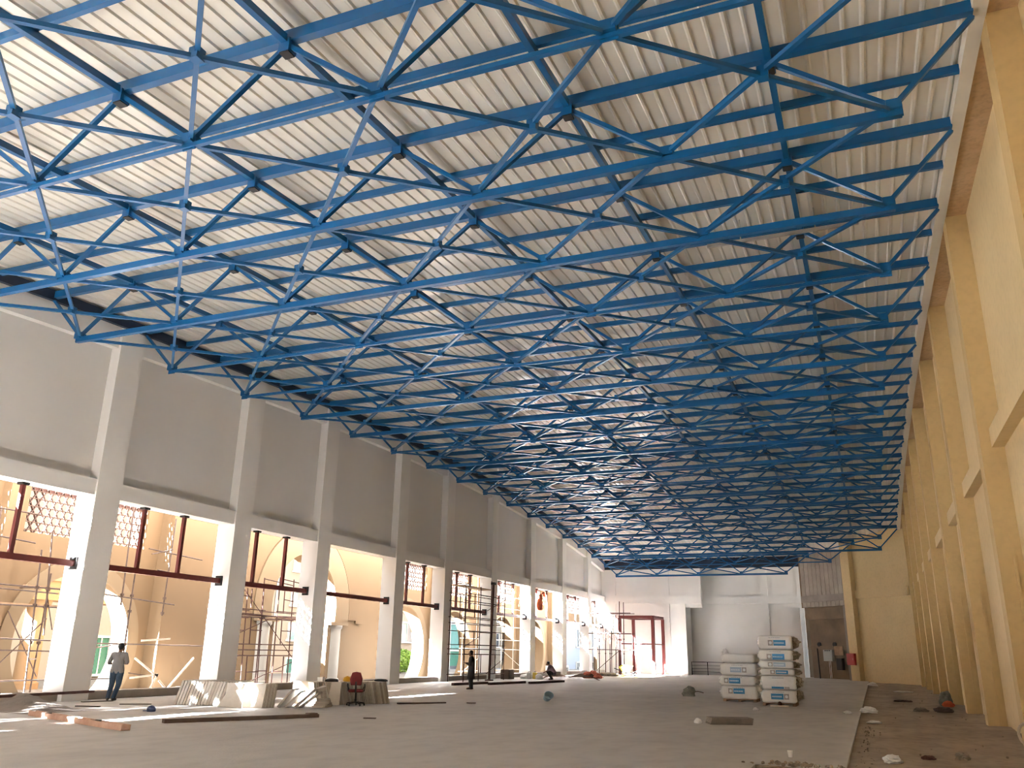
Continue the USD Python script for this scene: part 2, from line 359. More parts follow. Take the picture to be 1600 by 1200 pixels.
obj('shaded_void_sheet', MB().box(-24.7, -5.2, YB+.16, YB+.3, 9.6, 10.55), 'navy_paint', wb, label='dark sheet painted as the shaded void above the white wall')  # dark sheet painted where the void under the roof lies in shade
obj('rear_upper_wall', MB().box(-24.7, 4.2, 86.2, 86.5, -.1, 11), 'dark_concrete', wb)

# ---- splayed corner: bare concrete and yellow plaster
P0 = np.array([-5.5, 81.5]); P1 = np.array([2.87, 73.0]); CU = P1-P0; CL = np.linalg.norm(CU); CU /= CL; CN = np.array([-CU[1], CU[0]])
if CN @ (-P0) > 0: CN = -CN                      # CN points away from the camera
def cbox(m, u0, u1, d0, d1, z0, z1):
    c = P0 + CU*(u0+u1)/2 + CN*(d0+d1)/2
    return m.obox((*c, (z0+z1)/2), (*(CU*(u1-u0)/2), 0), (*(CN*(d1-d0)/2), 0), (0, 0, (z1-z0)/2))
wc = struct('wall_corner', 'splayed far right corner, bare concrete recess beside a yellow wall', 'wall')
obj('yellow_plaster', cbox(MB(), 6.5, 12.2, .02, .4, -.1, 12.2), 'yellow_paint', wc)
obj('yellow_band', cbox(MB(), 6.55, 12.0, -.15, .05, 6.42, 7.1), 'yellow_paint', wc)
obj('cream_pilaster', cbox(MB(), 5.62, 6.55, -.45, .4, -.1, 11.4), 'yellow_paint', wc)
obj('concrete_post', cbox(MB(), 4.95, 5.62, -.05, .4, -.1, 6.0), 'grey_concrete', wc)
obj('concrete_lintel', cbox(MB(), -.05, 5.62, -.08, .35, 6.38, 6.95), 'grey_concrete', wc)
for k in range(11):
    u = .05 + k*.505
    obj('corrugated_sheet', cbox(cbox(MB(), u+.015, u+.485, .0, .06, 6.95, 10.6), u+.015, u+.485, .0, .06, 5.95, 6.38), 'corrugated', wc)
obj('sheet_backing', cbox(MB(), -.2, 5.62, .06, .3, 5.95, 10.6), 'dark_concrete', wc)
obj('recess_back', cbox(cbox(MB(), -1.5, 5.0, 1.9, 2.2, -.1, 6.2), 4.8, 5.0, .35, 1.9, -.1, 6.2), 'dark_concrete', wc)
obj('recess_beam', cbox(MB(), -1.4, 4.95, 1.4, 1.9, 5.0, 5.95), 'dark_concrete', wc)
obj('recess_beam', cbox(MB(), -1.4, 4.95, 1.70, 1.92, 2.4, 2.75), 'dark_concrete', wc)
for u in (-.3, 1.6, 3.4):
    m = MB(); c = P0 + CU*u + CN*1.70; m.tube((*c, 2.85), (*(c+CN*.12), 2.85), .2, 10); obj('bolt_plate', m, 'black_steel', wc)
# rear wall behind the camera
wre = struct('wall_rear', 'plain pale wall closing the hall behind the camera', 'wall')
obj('rear_panel', MB().box(-24.7, 4.0, YREAR-.3, YREAR, -.2, 11.0), 'grey_panel', wre)

# ================================================================= ROOF STEEL
xt = [X0 + A*i for i in range(8)]; xt[0] = XL - .02; xt[7] = XR - .22
xb = [X0 + A*(i+.5) for i in range(7)]
H = 1.67
def make_truss(name, label, cat, group, thick, nb, loc):
    """nb = number of bottom nodes; the top chord runs to top node nb (or the right wall)"""
    t = thing(name, label, cat, loc, 0, group)
    obj('top_chord', MB().bar((xt[0], 0, 0), (xt[nb]+(0 if nb == 7 else .1), 0, 0), .15, .23), 'blue_paint', t)
    w, h = (.13, .16) if thick else (.085, .085)
    obj('bottom_chord', MB().bar((xb[0]-.1, 0, -H-.08), (xb[nb-1]+.12, 0, -H-.08), w, h), 'blue_paint', t)
    for i in range(nb):
        for j in (i, i+1):
            a = np.array([xt[j], 0, -.16]); b = np.array([xb[i], 0, -H+.04])
            if j == 0: a[0] += .05; a[2] = -.12
            d = (b-a)/np.linalg.norm(b-a)
            obj('web_member', MB().bar(a+d*.03, b-d*.03, .085, .085, (0, 1, 0)), 'blue_paint', t)
    for i in range(1, nb+(nb < 7)):
        n = obj('top_node', MB().box(xt[i]-.11, xt[i]+.11, -.11, .11, -.34, -.08), 'blue_paint', t)
        obj('node_cap', MB().box(xt[i]-.095, xt[i]+.095, -.095, .095, -.365, -.335), 'black_steel', n)
    for i in range(nb):
        obj('bottom_node', MB().box(xb[i]-.12, xb[i]+.12, -.12, .12, -H-.05, -H+.13).box(xb[i]-.14, xb[i]+.14, -.012, .012, -H-.16, -H+.19), 'blue_paint', t)
    return t
thin = {-2, 0, 3, 4, 7, 10, 13, 15, 17}
protos = {}
for k in range(-2, 19):
    y = ROWY[k+2]; z = float(roofz(y)); nb = 7 if k <= 16 else (6 if k == 17 else 5)
    lab = f'blue triangulated steel roof truss spanning the hall, {nth(19-k)} from the far end'
    key = (k in thin, nb)
    if key in protos: copy(protos[key], lab, (0, y, z))
    else: protos[key] = make_truss('roof_truss', lab, 'roof truss', 'roof trusses', key[0] is False, nb, (0, y, z))
# purlins half-way between the trusses
pur = None
for k in range(-2, 18):
    y = (ROWY[k+2]+ROWY[k+3])/2; z = float(roofz(y)); xe = xt[7] if k < 16 else (xt[6] if k == 16 else xt[5])
    lab = f'thin blue purlin under the roof sheets, {nth(18-k)} from the far end'
    if k == -2:
        pur = thing('roof_purlin', lab, 'purlin', (0, y, z), 0, 'roof purlins')
        obj('rail', MB().bar((xt[0], 0, .06), (xe, 0, .06), .09, .17), 'blue_paint', pur)
        for i in range(1, 7): obj('cleat', MB().box(xt[i]-.06, xt[i]+.06, -.07, .07, -.06, .0), 'blue_paint', pur)
    elif k < 16: copy(pur, lab, (0, y, z))
    else:
        t = thing('roof_purlin', lab, 'purlin', (0, y, z), 0, 'roof purlins')
        obj('rail', MB().bar((xt[0], 0, .06), (xe, 0, .06), .09, .17), 'blue_paint', t)
# longitudinal beams at each top node line
for i in range(1, 7):
    t = thing('longitudinal_beam', f'long blue beam along the roof, {nth(i)} from the left wall', 'beam', (0, 0, 0), 0, 'longitudinal roof beams')
    last = 18 if i <= 4 else (17 if i == 5 else 16)
    for k in range(-2, last):
        y0, y1 = ROWY[k+2], ROWY[k+3]
        obj('beam_segment', MB().bar((xt[i], y0+.11, roofz(y0)-.09), (xt[i], y1-.11, roofz(y1)-.09), .12, .15), 'blue_paint', t)
t = thing('edge_beam', 'dark navy beam along the top of the white left wall', 'beam')
for k in range(-2, 18):
    y0, y1 = ROWY[k+2], ROWY[k+3]
    obj('beam_segment', MB().bar((XL+.06, y0, roofz(y0)-.02), (XL+.06, y1, roofz(y1)-.02), .16, .34), 'navy_paint', t)
# crossed braces between bottom nodes of neighbouring trusses
for k in range(-2, 18):
    nbay = 6 if k < 16 else (5 if k == 16 else 4)
    y0, y1 = ROWY[k+2], ROWY[k+3]; z0, z1 = roofz(y0)-H, roofz(y1)-H
    for i in range(nbay):
        c = np.array([(xb[i]+xb[i+1])/2, (y0+y1)/2, (z0+z1)/2])
        t = thing('cross_brace', f'blue X-brace under the roof, {nth(i+1)} bay from left wall, {nth(18-k)} row from far end', 'brace', c, 0, 'roof cross braces')
        for s, (a, b) in enumerate((((xb[i], y0, z0), (xb[i+1], y1, z1)), ((xb[i], y1, z1), (xb[i+1], y0, z0)))):
            a, b = np.array(a)-c, np.array(b)-c; d = (b-a)/np.linalg.norm(b-a); o = np.array([0, 0, .045 if s else -.045])
            obj('diagonal', MB().bar(a+d*.13+o, b-d*.13+o, .078, .078), 'blue_paint', t)
        obj('clamp', MB().box(-.085, .085, -.085, .085, -.10, .10), 'blue_paint', t)
# loose lighting rail hanging under the fourth truss
t = thing('hanging_rail', 'pale galvanised rail on two hanger rods below the roof trusses at upper right', 'rail', (-1.15, 20.5, 12.1))
obj('channel', MB().bar((-1.87, 0, 0), (1.87, 0, 0), .07, .09), 'galvanised', t)
for x in (-1.0, .85): obj('hanger', MB().tube((x, 0, -.06), (x, 0, .62), .02, 6).box(x-.06, x+.06, -.06, .06, -.08, -.05), 'galvanised', t)

# ================================================================= RED STEEL FRAMES IN THE BAYS
posts = {5: [], 6: [(23.2,), (25.2,)], 7: [(29.55,), (31.6,)], 8: [], 9: [(42.85,), (44.85,)], 10: [(49.3,), (51.3,)], 11: [(56.15,), (58.8,)], 12: [(63.6,), (66.0,)], 13: [(71.3,), (73.4,)], 14: [(77.6,), (79.2,)]}
posts[5] = [(16.0,), (18.2,)]
XS = -24.2
for i, y in enumerate(COLY):
    if i < 4: continue
    y1 = COLY[i+1] if i+1 < len(COLY) else YB
    a, b = y+CW, y1
    t = thing('red_steel_frame', f'maroon steel rail and hangers in the {nth(len(COLY)-i)} open bay from the far end', 'steel frame', (XS, a, 0), 0, 'red steel frames in the bays')
    obj('crossbeam', MB().box(-.09, .09, .02, b-a-.02, 4.17, 4.36), 'red_steel', t)
    for yy in (.0, b-a-.05): obj('end_plate', MB().box(-.16, .16, yy, yy+.05, 4.08, 4.46), 'black_steel', t)
    for (py,) in posts.get(i, [((a+b)/2-1.2,), ((a+b)/2+1.0,)]):
        p = obj('hanger_post', MB().box(-.06, .06, py-a-.065, py-a+.065, 4.36, 6.5), 'red_steel', t)
        obj('head_plate', MB().box(-.12, .12, py-a-.13, py-a+.13, 6.47, 6.54), 'black_steel', p)

# ================================================================= THE ARCADE OUTSIDE
XF = -28.5; TH = .85
fa = thing('arcade_facade', 'ochre arcade with horseshoe arches and pierced lattice screens outside the left bays', 'building')
def shoe(c, zc, r, zb=-.2):
    p = Point(c, zc).buffer(r, 40)
    return p.intersection(sbox(c-9, zb, c+9, 30))
ARC = [(-20.0, 1.75, 2.62), (-12.5, 1.75, 2.62), (-5.0, 1.75, 2.62), (2.4, 1.75, 2.62), (9.85, 1.75, 2.62), (17.3, 1.75, 2.62), (24.75, 1.75, 2.62), (50.5, 1.85, 2.66), (57.95, 1.85, 2.66), (66.9, 1.85, 2.66), (74.1, 1.85, 2.66)]
ZT = 9.0
def ztop(y): return 9.0 if y < 46 else 7.75        # unseen arcade top cut lower beyond the portal to let sun in
LAT = [(c-2.95, c+2.85) for c, _, _ in ARC]
PB = 38.35; PZ = 3.75; PR = 2.83
def facade_piece(y0, y1, holes, x0=XF-TH, x1=XF, mname='facade_yellow', nm='facade_wall'):
    g = sbox(y0, -.3, y1, 10.0 if y0 > 13 and y1 < 29 else ztop(y0)+.35)  # unseen band over two nearer bays raised solid to shade the hall
    for h in holes: g = g.difference(h)
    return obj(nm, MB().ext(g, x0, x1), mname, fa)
bounds = [-24, -16.2, -8.8, -1.3, 6.1, 13.55, 21.0, 28.4]
for i in range(7):
    c, zc, r = ARC[i]
    facade_piece(bounds[i], bounds[i+1], [shoe(c, zc, r), sbox(c-2.95, 5.65 if i > 4 else 6.25, c+2.85, 8.0 if i > 4 else ztop(c))])  # unseen parts of these openings closed up to throw shade inside
portal = shoe(PB, PZ, PR, 3.12).union(sbox(PB-2.35, -.4, PB+2.35, 3.2))
facade_piece(28.4, 47.0, [portal], XF-TH, XF+.70, nm='portal_block')
bounds2 = [47.0, 54.25, 62.3, 70.4, 78.4]
for i in range(4):
    c, zc, r = ARC[7+i]
    facade_piece(bounds2[i], bounds2[i+1], [shoe(c, zc, r), sbox(c-2.95, 5.65, c+2.85, ztop(c))])
facade_piece(78.4, 97.0, [sbox(82.0, -.4, 95.5, 4.75), sbox(79.3, 5.65, 96, ztop(80))])
for y in (-16.2, -8.8, -1.3, 6.1, 13.55, 21.0, 54.25, 62.3, 70.4, 78.4):
    obj('pilaster', MB().box(XF, XF+.42, y-.3, y+.3, -.2, ztop(y)+.35), 'facade_yellow', fa)
for c, zc, r in ARC:
    ring = Point(c, zc).buffer(r+.55, 40).difference(Point(c, zc).buffer(r, 40)).intersection(sbox(c-9, .0, c+9, 30))
    obj('arch_ring', MB().ext(ring, XF-.02, XF+.07), 'facade_ring', fa)
# portal ring, alfiz frame, capitals, round columns
ring = Point(PB, PZ).buffer(4.15, 60).difference(Point(PB, PZ).buffer(PR, 60)).intersection(sbox(PB-9, 3.12, PB+9, 30))
obj('portal_ring', MB().ext(ring, XF+.6, XF+.82), 'facade_ring', fa)
al = sbox(PB-5.75, 3.12, PB+5.75, 8.6).difference(Point(PB, PZ).buffer(4.22, 60)).difference(sbox(PB-5.0, 3.0, PB+5.0, 3.3))
obj('alfiz_panel', MB().ext(al, XF+.6, XF+.79), 'facade_yellow', fa)
for s in (-1, 1):
    obj('capital', MB().box(XF-.35, XF+.95, PB+s*3.15-.85, PB+s*3.15+.85, 2.98, 3.16), 'facade_ring', fa)
    v, f = lathe([(.74, -.2), (.74, .15), (.66, .2), (.66, 2.75), (.74, 2.85), (.74, 2.98)], 26)
    obj('round_column', (v + [XF+.25, PB+s*3.15, 0], f), 'facade_white', fa, smooth=40)
def lattice(y0, y1, z0, z1, pitch=.34, bw=.03, fw=.085):
    """three families of crossing bars (a trihexagonal grille) inside the rectangle, with a rim"""
    m = MB(); R = sbox(y0, z0, y1, z1); cy_, cz_ = (y0+y1)/2, (z0+z1)/2; D = math.hypot(y1-y0, z1-z0)
    from shapely.geometry import LineString
    for ang in (0, 60, 120):
        t = math.radians(ang); d = np.array([math.cos(t), math.sin(t)]); n = np.array([-d[1], d[0]])
        for k in range(-60, 61):
            o = np.array([cy_, cz_]) + n*(k+.5)*pitch*.866
            L = LineString([o-d*D, o+d*D]).intersection(R)
            if L.is_empty or L.length < .15: continue
            (a0, b0), (a1, b1) = L.coords[0], L.coords[-1]
            m.bar((0, a0, b0), (0, a1, b1), bw, fw+.004*ang/60, (1, 0, 0))
    return m
for (y0, y1) in LAT[2:] + [(79.3, 87.4), (87.9, 96)]:
    ZL = 8.0 if 13 < y0 < 28 else ztop(y0); m = lattice(y0, y1, 5.65 if y0 > 13 else 6.25, ZL, .34 if y0 > 13 else .46, .03, .085 if y0 > 13 else .15); v, f = m.get(); v = v + [XF-.4, 0, 0]  # unseen nearer screens given coarse thick bars to dapple the columns
    ls = obj('lattice_screen', (v, f), 'lattice', fa, kind='stuff', label='pierced geometric lattice screen')
    obj('lattice_mullion', MB().box(XF-.5, XF-.42, (y0+y1)/2-.05, (y0+y1)/2+.05, 5.65, ZL).box(XF-.5, XF-.42, y0, y1, 7.3, 7.4), 'red_rust', fa)

# ---- apartment blocks beyond
def window(parent, x, y0, y1, z0, z1, glass, fr=.14, split=True, face=1):
    """a framed window standing proud of a wall at x that looks towards +x"""
    w = obj('window', MB().box(x, x+.14, y0-fr, y0, z0-fr, z1+fr).box(x, x+.14, y1, y1+fr, z0-fr, z1+fr).box(x, x+.14, y0, y1, z1, z1+fr).box(x, x+.20, y0-fr-.1, y1+fr+.1, z0-fr, z0), 'window_white', parent)
    if split:
        c = (y0+y1)/2; obj('mullion', MB().box(x+.02, x+.08, c-.04, c+.04, z0, z1), 'window_white', w)
        obj('pane', MB().box(x+.01, x+.04, y0, c-.04, z0, z1), glass, w)
        obj('pane', MB().box(x+.01, x+.04, c+.04, y1, z0, z1), 'glass_grey' if glass != 'glass_green' else glass, w)
    else: obj('pane', MB().box(x+.01, x+.04, y0, y1, z0, z1), glass, w)
b1 = thing('apartment_building', 'cream apartment block with teal windows seen through the large portal arch', 'building', (-42, 0, 0))
obj('wall', MB().box(-9, 0, 30, 59.0, -.3, 12.4), 'apartment_cream', b1)
obj('side_wing', MB().box(-9, 1.2, 59.0, 64.5, -.3, 12.4), 'apartment_cream', b1)
obj('parapet', MB().box(-9.1, 1.3, 29.9, 64.6, 12.4, 12.9), 'apartment_cream', b1)
for z0, z1 in ((7.6, 8.75), (4.95, 6.1), (2.35, 3.5), (-.1, .9)):
    for y in (36.6, 44.6, 50.4, 56.2):
        if y > 40 or z0 > 2: window(b1, 0, y, y+1.1, z0, z1, 'glass_teal', split=False)
window(b1, 0, 37.9, 39.0, .1, 2.1, 'glass_green')
obj('drain_pipe', MB().tube((.1, 54.2, -.2), (.1, 54.2, 12.4), .07, 8), 'window_white', b1)
b2 = thing('apartment_building', 'cream apartment block with a white framed sliding window and a tree in front', 'building', (-42, 0, 0))
obj('wall', MB().box(-8, 0, 66.5, 81.0, -.3, 11.5), 'apartment_cream', b2)
obj('parapet', MB().box(-8.1, .1, 66.4, 81.1, 11.5, 12), 'apartment_cream', b2)
for y in (68.2, 73.75, 78.4):
    for z0, z1 in ((8.2, 9.9), (5.4, 7.0), (2.5, 4.2), (-.1, .75)): window(b2, 0, y, y+2.3, z0, z1, 'glass_teal')
b3 = thing('apartment_building', 'white apartment block with a tall green glazed stairwell window', 'building', (-42, 0, 0))
obj('wall', MB().box(-8, 0, 83.0, 104.0, -.3, 12.0), 'apartment_cream', b3)
w = obj('stair_window', MB().box(0, .16, 84.0, 84.3, -.2, 4.75).box(0, .16, 87.6, 87.9, -.2, 4.75).box(0, .16, 84.3, 87.6, 4.45, 4.75).box(0, .16, 84.3, 87.6, 1.7, 1.85), 'window_white', b3)
obj('pane', MB().box(.01, .05, 84.3, 87.6, 1.85, 4.45), 'glass_teal', w); obj('pane', MB().box(.01, .05, 84.3, 87.6, .2, 1.7), 'glass_green', w); obj('pane', MB().box(.01, .05, 84.3, 87.6, -.2, .2), 'glass_grey', w)
for y in (91, 96, 100):
    for z0, z1 in ((8, 9.5), (5.2, 6.7), (2.3, 3.8)): window(b3, 0, y, y+1.6, z0, z1, 'glass_teal')
b4 = thing('apartment_building', 'apartment block tinted blue as shade, with narrow windows beyond the far bays', 'building', (-34, 0, 0))
obj('wall', MB().box(-7.6, 0, 98.5, 126, -.3, 12.5), 'apartment_blue_shade', b4)
for y in (103.3, 109.6, 112.9, 118):
    for z0, z1 in ((8.0, 10.0), (2.5, 4.5), (-.3, .6)): window(b4, 0, y, y+1.7, z0, z1, 'glass_grey')
# far houses behind the arches of the nearer bays
b5 = thing('apartment_building', 'pale house with tall green windows seen through the arch behind the standing man', 'building', (-42, 0, 0))
obj('wall', MB().box(-6, 0, -4, 28.5, -.3, 9.5), 'apartment_cream', b5)
for y in (12, 17, 22): window(b5, 0, y, y+1.3, .2, 3.1, 'glass_green')
obj('cornice', MB().box(-6, .35, -4.1, 28.6, 4.2, 4.6), 'facade_white', b5)
obj('stair_tower', MB().box(-6, .8, 28.7, 29.7, -.3, 9.0), 'apartment_cream', b5)
w = window(b5, .0, 27.0, 28.0, .1, 2.0, 'glass_green', split=False)
pt_ = thing('portico', 'cream portico of round columns seen through the leftmost arch', 'portico', (-33, 0, 0))
for y in (23.6, 26.6, 28.9, 31.4):
    v, f = lathe([(.55, -.2), (.55, .15), (.46, .2), (.42, 3.2), (.5, 3.3), (.55, 3.5)], 22); obj('round_column', (v+[0, y, 0], f), 'facade_yellow', pt_, smooth=40)
obj('entablature', MB().box(-.7, .7, 22.8, 32.2, 3.5, 4.3), 'facade_yellow', pt_)
obj('cornice', MB().box(-.85, .85, 22.7, 32.3, 4.3, 4.5), 'facade_ring', pt_)
def leaves(n, c, r, seed, size=.14):
    g = np.random.default_rng(seed); m = MB()
    for _ in range(n):
        d = g.normal(size=3); d /= np.linalg.norm(d); p = np.array(c) + d*np.array(r)*g.uniform(.35, 1)**.5
        a = g.normal(size=3); a /= np.linalg.norm(a); b = np.cross(a, g.normal(size=3)); b /= np.linalg.norm(b); s = size*g.uniform(.6, 1.3)
        m.add([p-a*s, p+b*s*.45, p+a*s, p-b*s*.45], [(0, 1, 2), (0, 2, 3)])
    return m
t = thing('garden_shrub', 'bright green shrub in front of the cream apartment block', 'shrub', (-36.5, 64.4, -.1))
obj('trunk', MB().tube((0, 0, 0), (.05, 0, .9), .06, 7).tube((.05, 0, .6), (.3, .4, 1.2), .035, 6).tube((.05, 0, .6), (-.2, -.5, 1.2), .035, 6), 'bark', t)
obj('foliage', leaves(1500, (0, 0, 1.0), (.9, 1.5, .95), 3), 'leaf', t, kind='stuff')
t = thing('garden_shrub', 'dark green palm-like shrub below the blue-tinted block', 'shrub', (-32.6, 111.5, -.1))
obj('trunk', MB().tube((0, 0, 0), (.05, 0, 1.2), .12, 7), 'bark', t)
obj('foliage', leaves(1300, (0, 0, 1.1), (1.0, 1.9, 1.5), 4, .22), 'dark_leaf', t, kind='stuff')

# ================================================================= SCAFFOLDS
def scaffold(label, stand, ledg, braces=(), boards=(), mat_='scaffold_steel', r=.026, loc=(0, 0, 0), couplers=True, name='scaffold'):
    """points are local to loc"""
    t = thing(name, label, 'scaffold', loc)
    L = np.array(loc)
    for a, b in stand: obj('standard', MB().tube(np.array(a)-L, np.array(b)-L, r*1.15, 8), mat_, t)
    for a, b in ledg: obj('ledger', MB().tube(np.array(a)-L, np.array(b)-L, r, 7), mat_, t)
    for a, b in braces: obj('brace', MB().tube(np.array(a)-L, np.array(b)-L, r*.8, 6), mat_, t)
    for a, b, w in boards: obj('board', MB().bar(np.array(a)-L, np.array(b)-L, w, .045), 'plank_wood', t)
    if couplers:
        for a, b in stand:
            for z in (1.75, 3.0, 3.6): 
                if a[2] < z < b[2]:
                    s = (z-a[2])/(b[2]-a[2]); p = np.array(a)+s*(np.array(b)-np.array(a))-L
                    obj('coupler', MB().box(p[0]-.05, p[0]+.05, p[1]-.05, p[1]+.05, p[2]-.05, p[2]+.05), 'scaffold_steel', t)
    return t
x = -27.0; xb2 = -27.85
scaffold('rusty tube scaffold in front of the leftmost visible arch',
    [((x, 21.85, -.1), (x, 21.5, 4.9)), ((x, 22.2, 2.0), (x, 21.8, 5.6)), ((xb2, 22.75, -.1), (xb2, 22.75, 4.2)), ((xb2, 20.3, -.1), (xb2, 20.3, 6.3)), ((x, 19.3, -.1), (x, 19.3, 6.3)), ((x, 23.0, -.1), (x, 23.0, 4.4))],
    [((x, 18.6, 3.62), (x, 23.2, 3.6)), ((x, 18.9, 2.95), (x, 23.2, 2.97)), ((x, 18.7, 1.9), (x, 22.5, 1.83)), ((xb2, 19.8, 1.5), (xb2, 23.3, 1.46)), ((x, 18.8, .5), (x, 23.1, .52)), ((xb2, 19.6, 3.55), (xb2, 23.2, 3.5)), ((x, 21.8, 1.2), (xb2, 22.75, 1.2)), ((x, 21.6, 3.6), (xb2, 21.6, 3.6)), ((x, 19.3, 5.2), (x, 21.2, 5.1)), ((x, 19.3, 6.1), (x, 21.2, 6.1))],
    [((xb2, 20.6, .3), (xb2, 22.9, 2.6)), ((xb2, 22.9, .6), (xb2, 21.3, 2.8)), ((x, 22.0, 3.5), (x, 22.5, 2.2))], [((x-.25, 20.4, 3.02), (x-.25, 22.9, 3.02), .22), ((x-.25, 21.3, 3.66), (x-.25, 22.9, 3.64), .2)], loc=(x, 21, 0))
scaffold('rusty tube scaffold in front of the arch behind the man in jeans',
    [((x, 24.45, -.1), (x, 24.42, 4.0)), ((x, 25.4, 3.2), (x, 25.3, 7.2)), ((x, 25.9, -.1), (x, 25.85, 6.6)), ((xb2, 24.0, -.1), (xb2, 24.0, 3.0)), ((xb2, 25.2, -.1), (xb2, 25.2, 2.6)), ((x, 27.6, 2.9), (x, 27.65, 6.9))],
    [((x, 23.8, 3.6), (x, 28.2, 3.37)), ((x, 23.9, 1.77), (x, 31.3, 1.74)), ((x, 23.9, .5), (x, 25.4, .5)), ((xb2, 23.8, 1.4), (xb2, 26.0, 1.7)), ((x, 27.0, 4.7), (x, 29.6, 4.55)), ((x, 26.4, 5.5), (x, 29.5, 5.35)), ((x, 26.6, 5.3), (x, 27.7, 5.6))],
    [((xb2, 24.0, .2), (xb2, 25.4, 1.7)), ((x+.3, 26.0, .7), (x+.3, 27.2, .55))], [], loc=(x, 25.5, 0))
t = thing('leaning_timber', 'pale timber struts braced together beside the sunlit pilaster', 'timber', (-26.6, 27.6, -.1))
for a, b in (((0, -1.5, 1.35), (0, -.2, .65)), ((0, -1.6, .62), (0, -.2, .72)), ((0, -.2, .75), (0, -.55, .1)), ((0, 1.7, 1.35), (0, .35, .1)), ((0, -.1, .5), (0, .45, .1)), ((0, -1.3, 2.0), (0, .2, 2.1))): obj('strut', MB().bar(a, b, .06, .07), 'scaffold_light', t)
# frame scaffold in the third bay
x = -25.2
st, le, br = [], [], []
for dx in (0, -.9):
    X = x+dx; z = 4.45
    st += [((X, 30.0, .0), (X, 30.0, 4.3)), ((X, 31.85, .0), (X, 31.65, 4.3)), ((X, 32.85, .0), (X, 32.75, 4.85)), ((X, 35.2, .0), (X, 35.0, 4.95))]
    st += [((X, 31.05, .0), (X, 31.0, 1.35)), ((X, 31.05, 1.85), (X, 31.0, 3.0)), ((X, 33.6, .0), (X, 33.55, 1.35)), ((X, 34.4, 1.9), (X, 34.35, 3.0)), ((X, 34.4, 3.3), (X, 34.35, 4.5)), ((X, 30.9, 3.4), (X, 30.85, 4.2))]
    for zz in (1.38, 1.86, 3.0, 3.32):
        le += [((X, 29.9, zz), (X, 31.9, zz)), ((X, 32.7, zz), (X, 35.25, zz))]
    le += [((X, 31.0, .7), (X, 31.85, .7)), ((X, 31.0, 2.45), (X, 31.8, 2.45)), ((X, 32.8, .7), (X, 33.6, .7)), ((X, 34.4, 2.5), (X, 35.1, 2.5)), ((X, 30.0, 3.9), (X, 30.9, 3.85)), ((X, 34.4, 3.95), (X, 35.1, 3.9)), ((X, 32.75, 4.8), (X, 35.05, 4.65))]
le += [((x, 29.6, 1.62), (x, 35.3, 1.62)), ((x, 29.6, 3.05), (x, 36.0, 3.15)), ((x+.05, 29.6, 3.15), (x+.05, 35.6, 3.02))]
br += [((x+.06, 29.9, 4.4), (x+.06, 34.2, 1.25)), ((x-.5, 29.8, 1.95), (x-.5, 32.8, 2.95)), ((x-.5, 32.0, .3), (x-.5, 35.3, 1.2))]
scaffold('dark maroon frame scaffold filling the bay behind the marble slabs', st, le, br, [((x-.45, 29.8, 3.08), (x-.45, 35.4, 3.06), .3), ((x-.12, 29.8, 3.08), (x-.12, 33.5, 3.05), .22)], 'red_rust', .022, (x, 32.5, 0), couplers=False, name='frame_scaffold')
# tower scaffold standing inside at the middle bays
x = -22.5; st, le = [], []
for X in (x, x-1.0):
    st += [((X, 47.15, 0), (X, 47.15, 5.6)), ((X, 53.25, 0), (X, 53.25, 6.3)), ((X, 49.3, 0), (X, 49.35, 5.6))]
    for z in (.4, 1.55, 1.85, 2.1, 2.9, 3.35, 3.7, 4.65, 5.1): le.append(((X, 47.0, z), (X, 53.4, z)))
    st += [((X, 48.5, 2.1), (X, 48.5, 2.9)), ((X, 48.5, 3.7), (X, 48.5, 5.1)), ((X, 51.8, .4), (X, 51.8, 1.55))]
scaffold('tall rusty tower scaffold standing inside by the central white columns', st, le, [((x, 50.4, 4.2), (x, 53.2, 5.0)), ((x, 50.4, .4), (x, 53.2, 1.3)), ((x, 47.2, 2.0), (x, 49.3, 2.6))], [((x-.5, 47.0, 5.55), (x-.5, 51.4, 5.55), .8), ((x-.5, 47.2, 5.66), (x-.5, 48.8, 5.75), .3)], 'red_rust', .024, (x, 50, 0), couplers=False, name='tower_scaffold')
t = thing('scaffold_post', 'thick dark red steel post standing against the tower scaffold', 'post', (-22.35, 50.7, 0))
obj('shaft', MB().tube((0, -.1, .05), (0, .25, 5.9), .075, 10), 'red_rust', t); obj('foot', MB().box(-.2, .2, -.3, .12, 0, .07), 'red_rust', t); obj('head', MB().box(-.12, .12, .1, .4, 5.85, 6.0), 'black_steel', t)
# pale scaffold outside the bays beyond
x = -26.6; st, le = [], []
for y in np.arange(55.4, 70, 2.35): st.append(((x, y, 0), (x, y, 6.9)))
for z in (.4, 1.9, 2.6, 3.6, 5.0, 5.9): le.append(((x, 55.0, z), (x, 69.0, z)))
scaffold('pale sunlit scaffold outside the bays right of the tower scaffold', st, le, [((x, 55.4, .3), (x, 60.1, 1.9)), ((x, 62.4, 1.9), (x, 67.1, .4))], [], 'scaffold_light', .03, (x, 62, 0), couplers=False)
# scaffold in the far left corner
y = 75.0; st, le = [], []
for Y in (y, y+1.4):
    for X, zt in ((-22.95, 6.2), (-21.95, 4.75), (-21.4, 5.1), (-20.65, 6.2)): st.append(((X, Y, 0), (X+.05, Y, zt)))
    for z in (2.08, 3.45, 5.2): le.append(((-23.5, Y, z), (-19.6, Y, z)))
for X in (-22.95, -20.65):
    for z in (2.08, 3.45, 5.2): le.append(((X, y-.2, z), (X, y+1.6, z)))
scaffold('thin red scaffold in the far left corner of the hall', st, le, [((-22.9, y, .2), (-20.7, y, 2.0))], [((-23.3, y+.6, 3.5), (-20.9, y+.6, 3.5), .35)], 'red_rust', .03, (-22, y, 0), couplers=True)
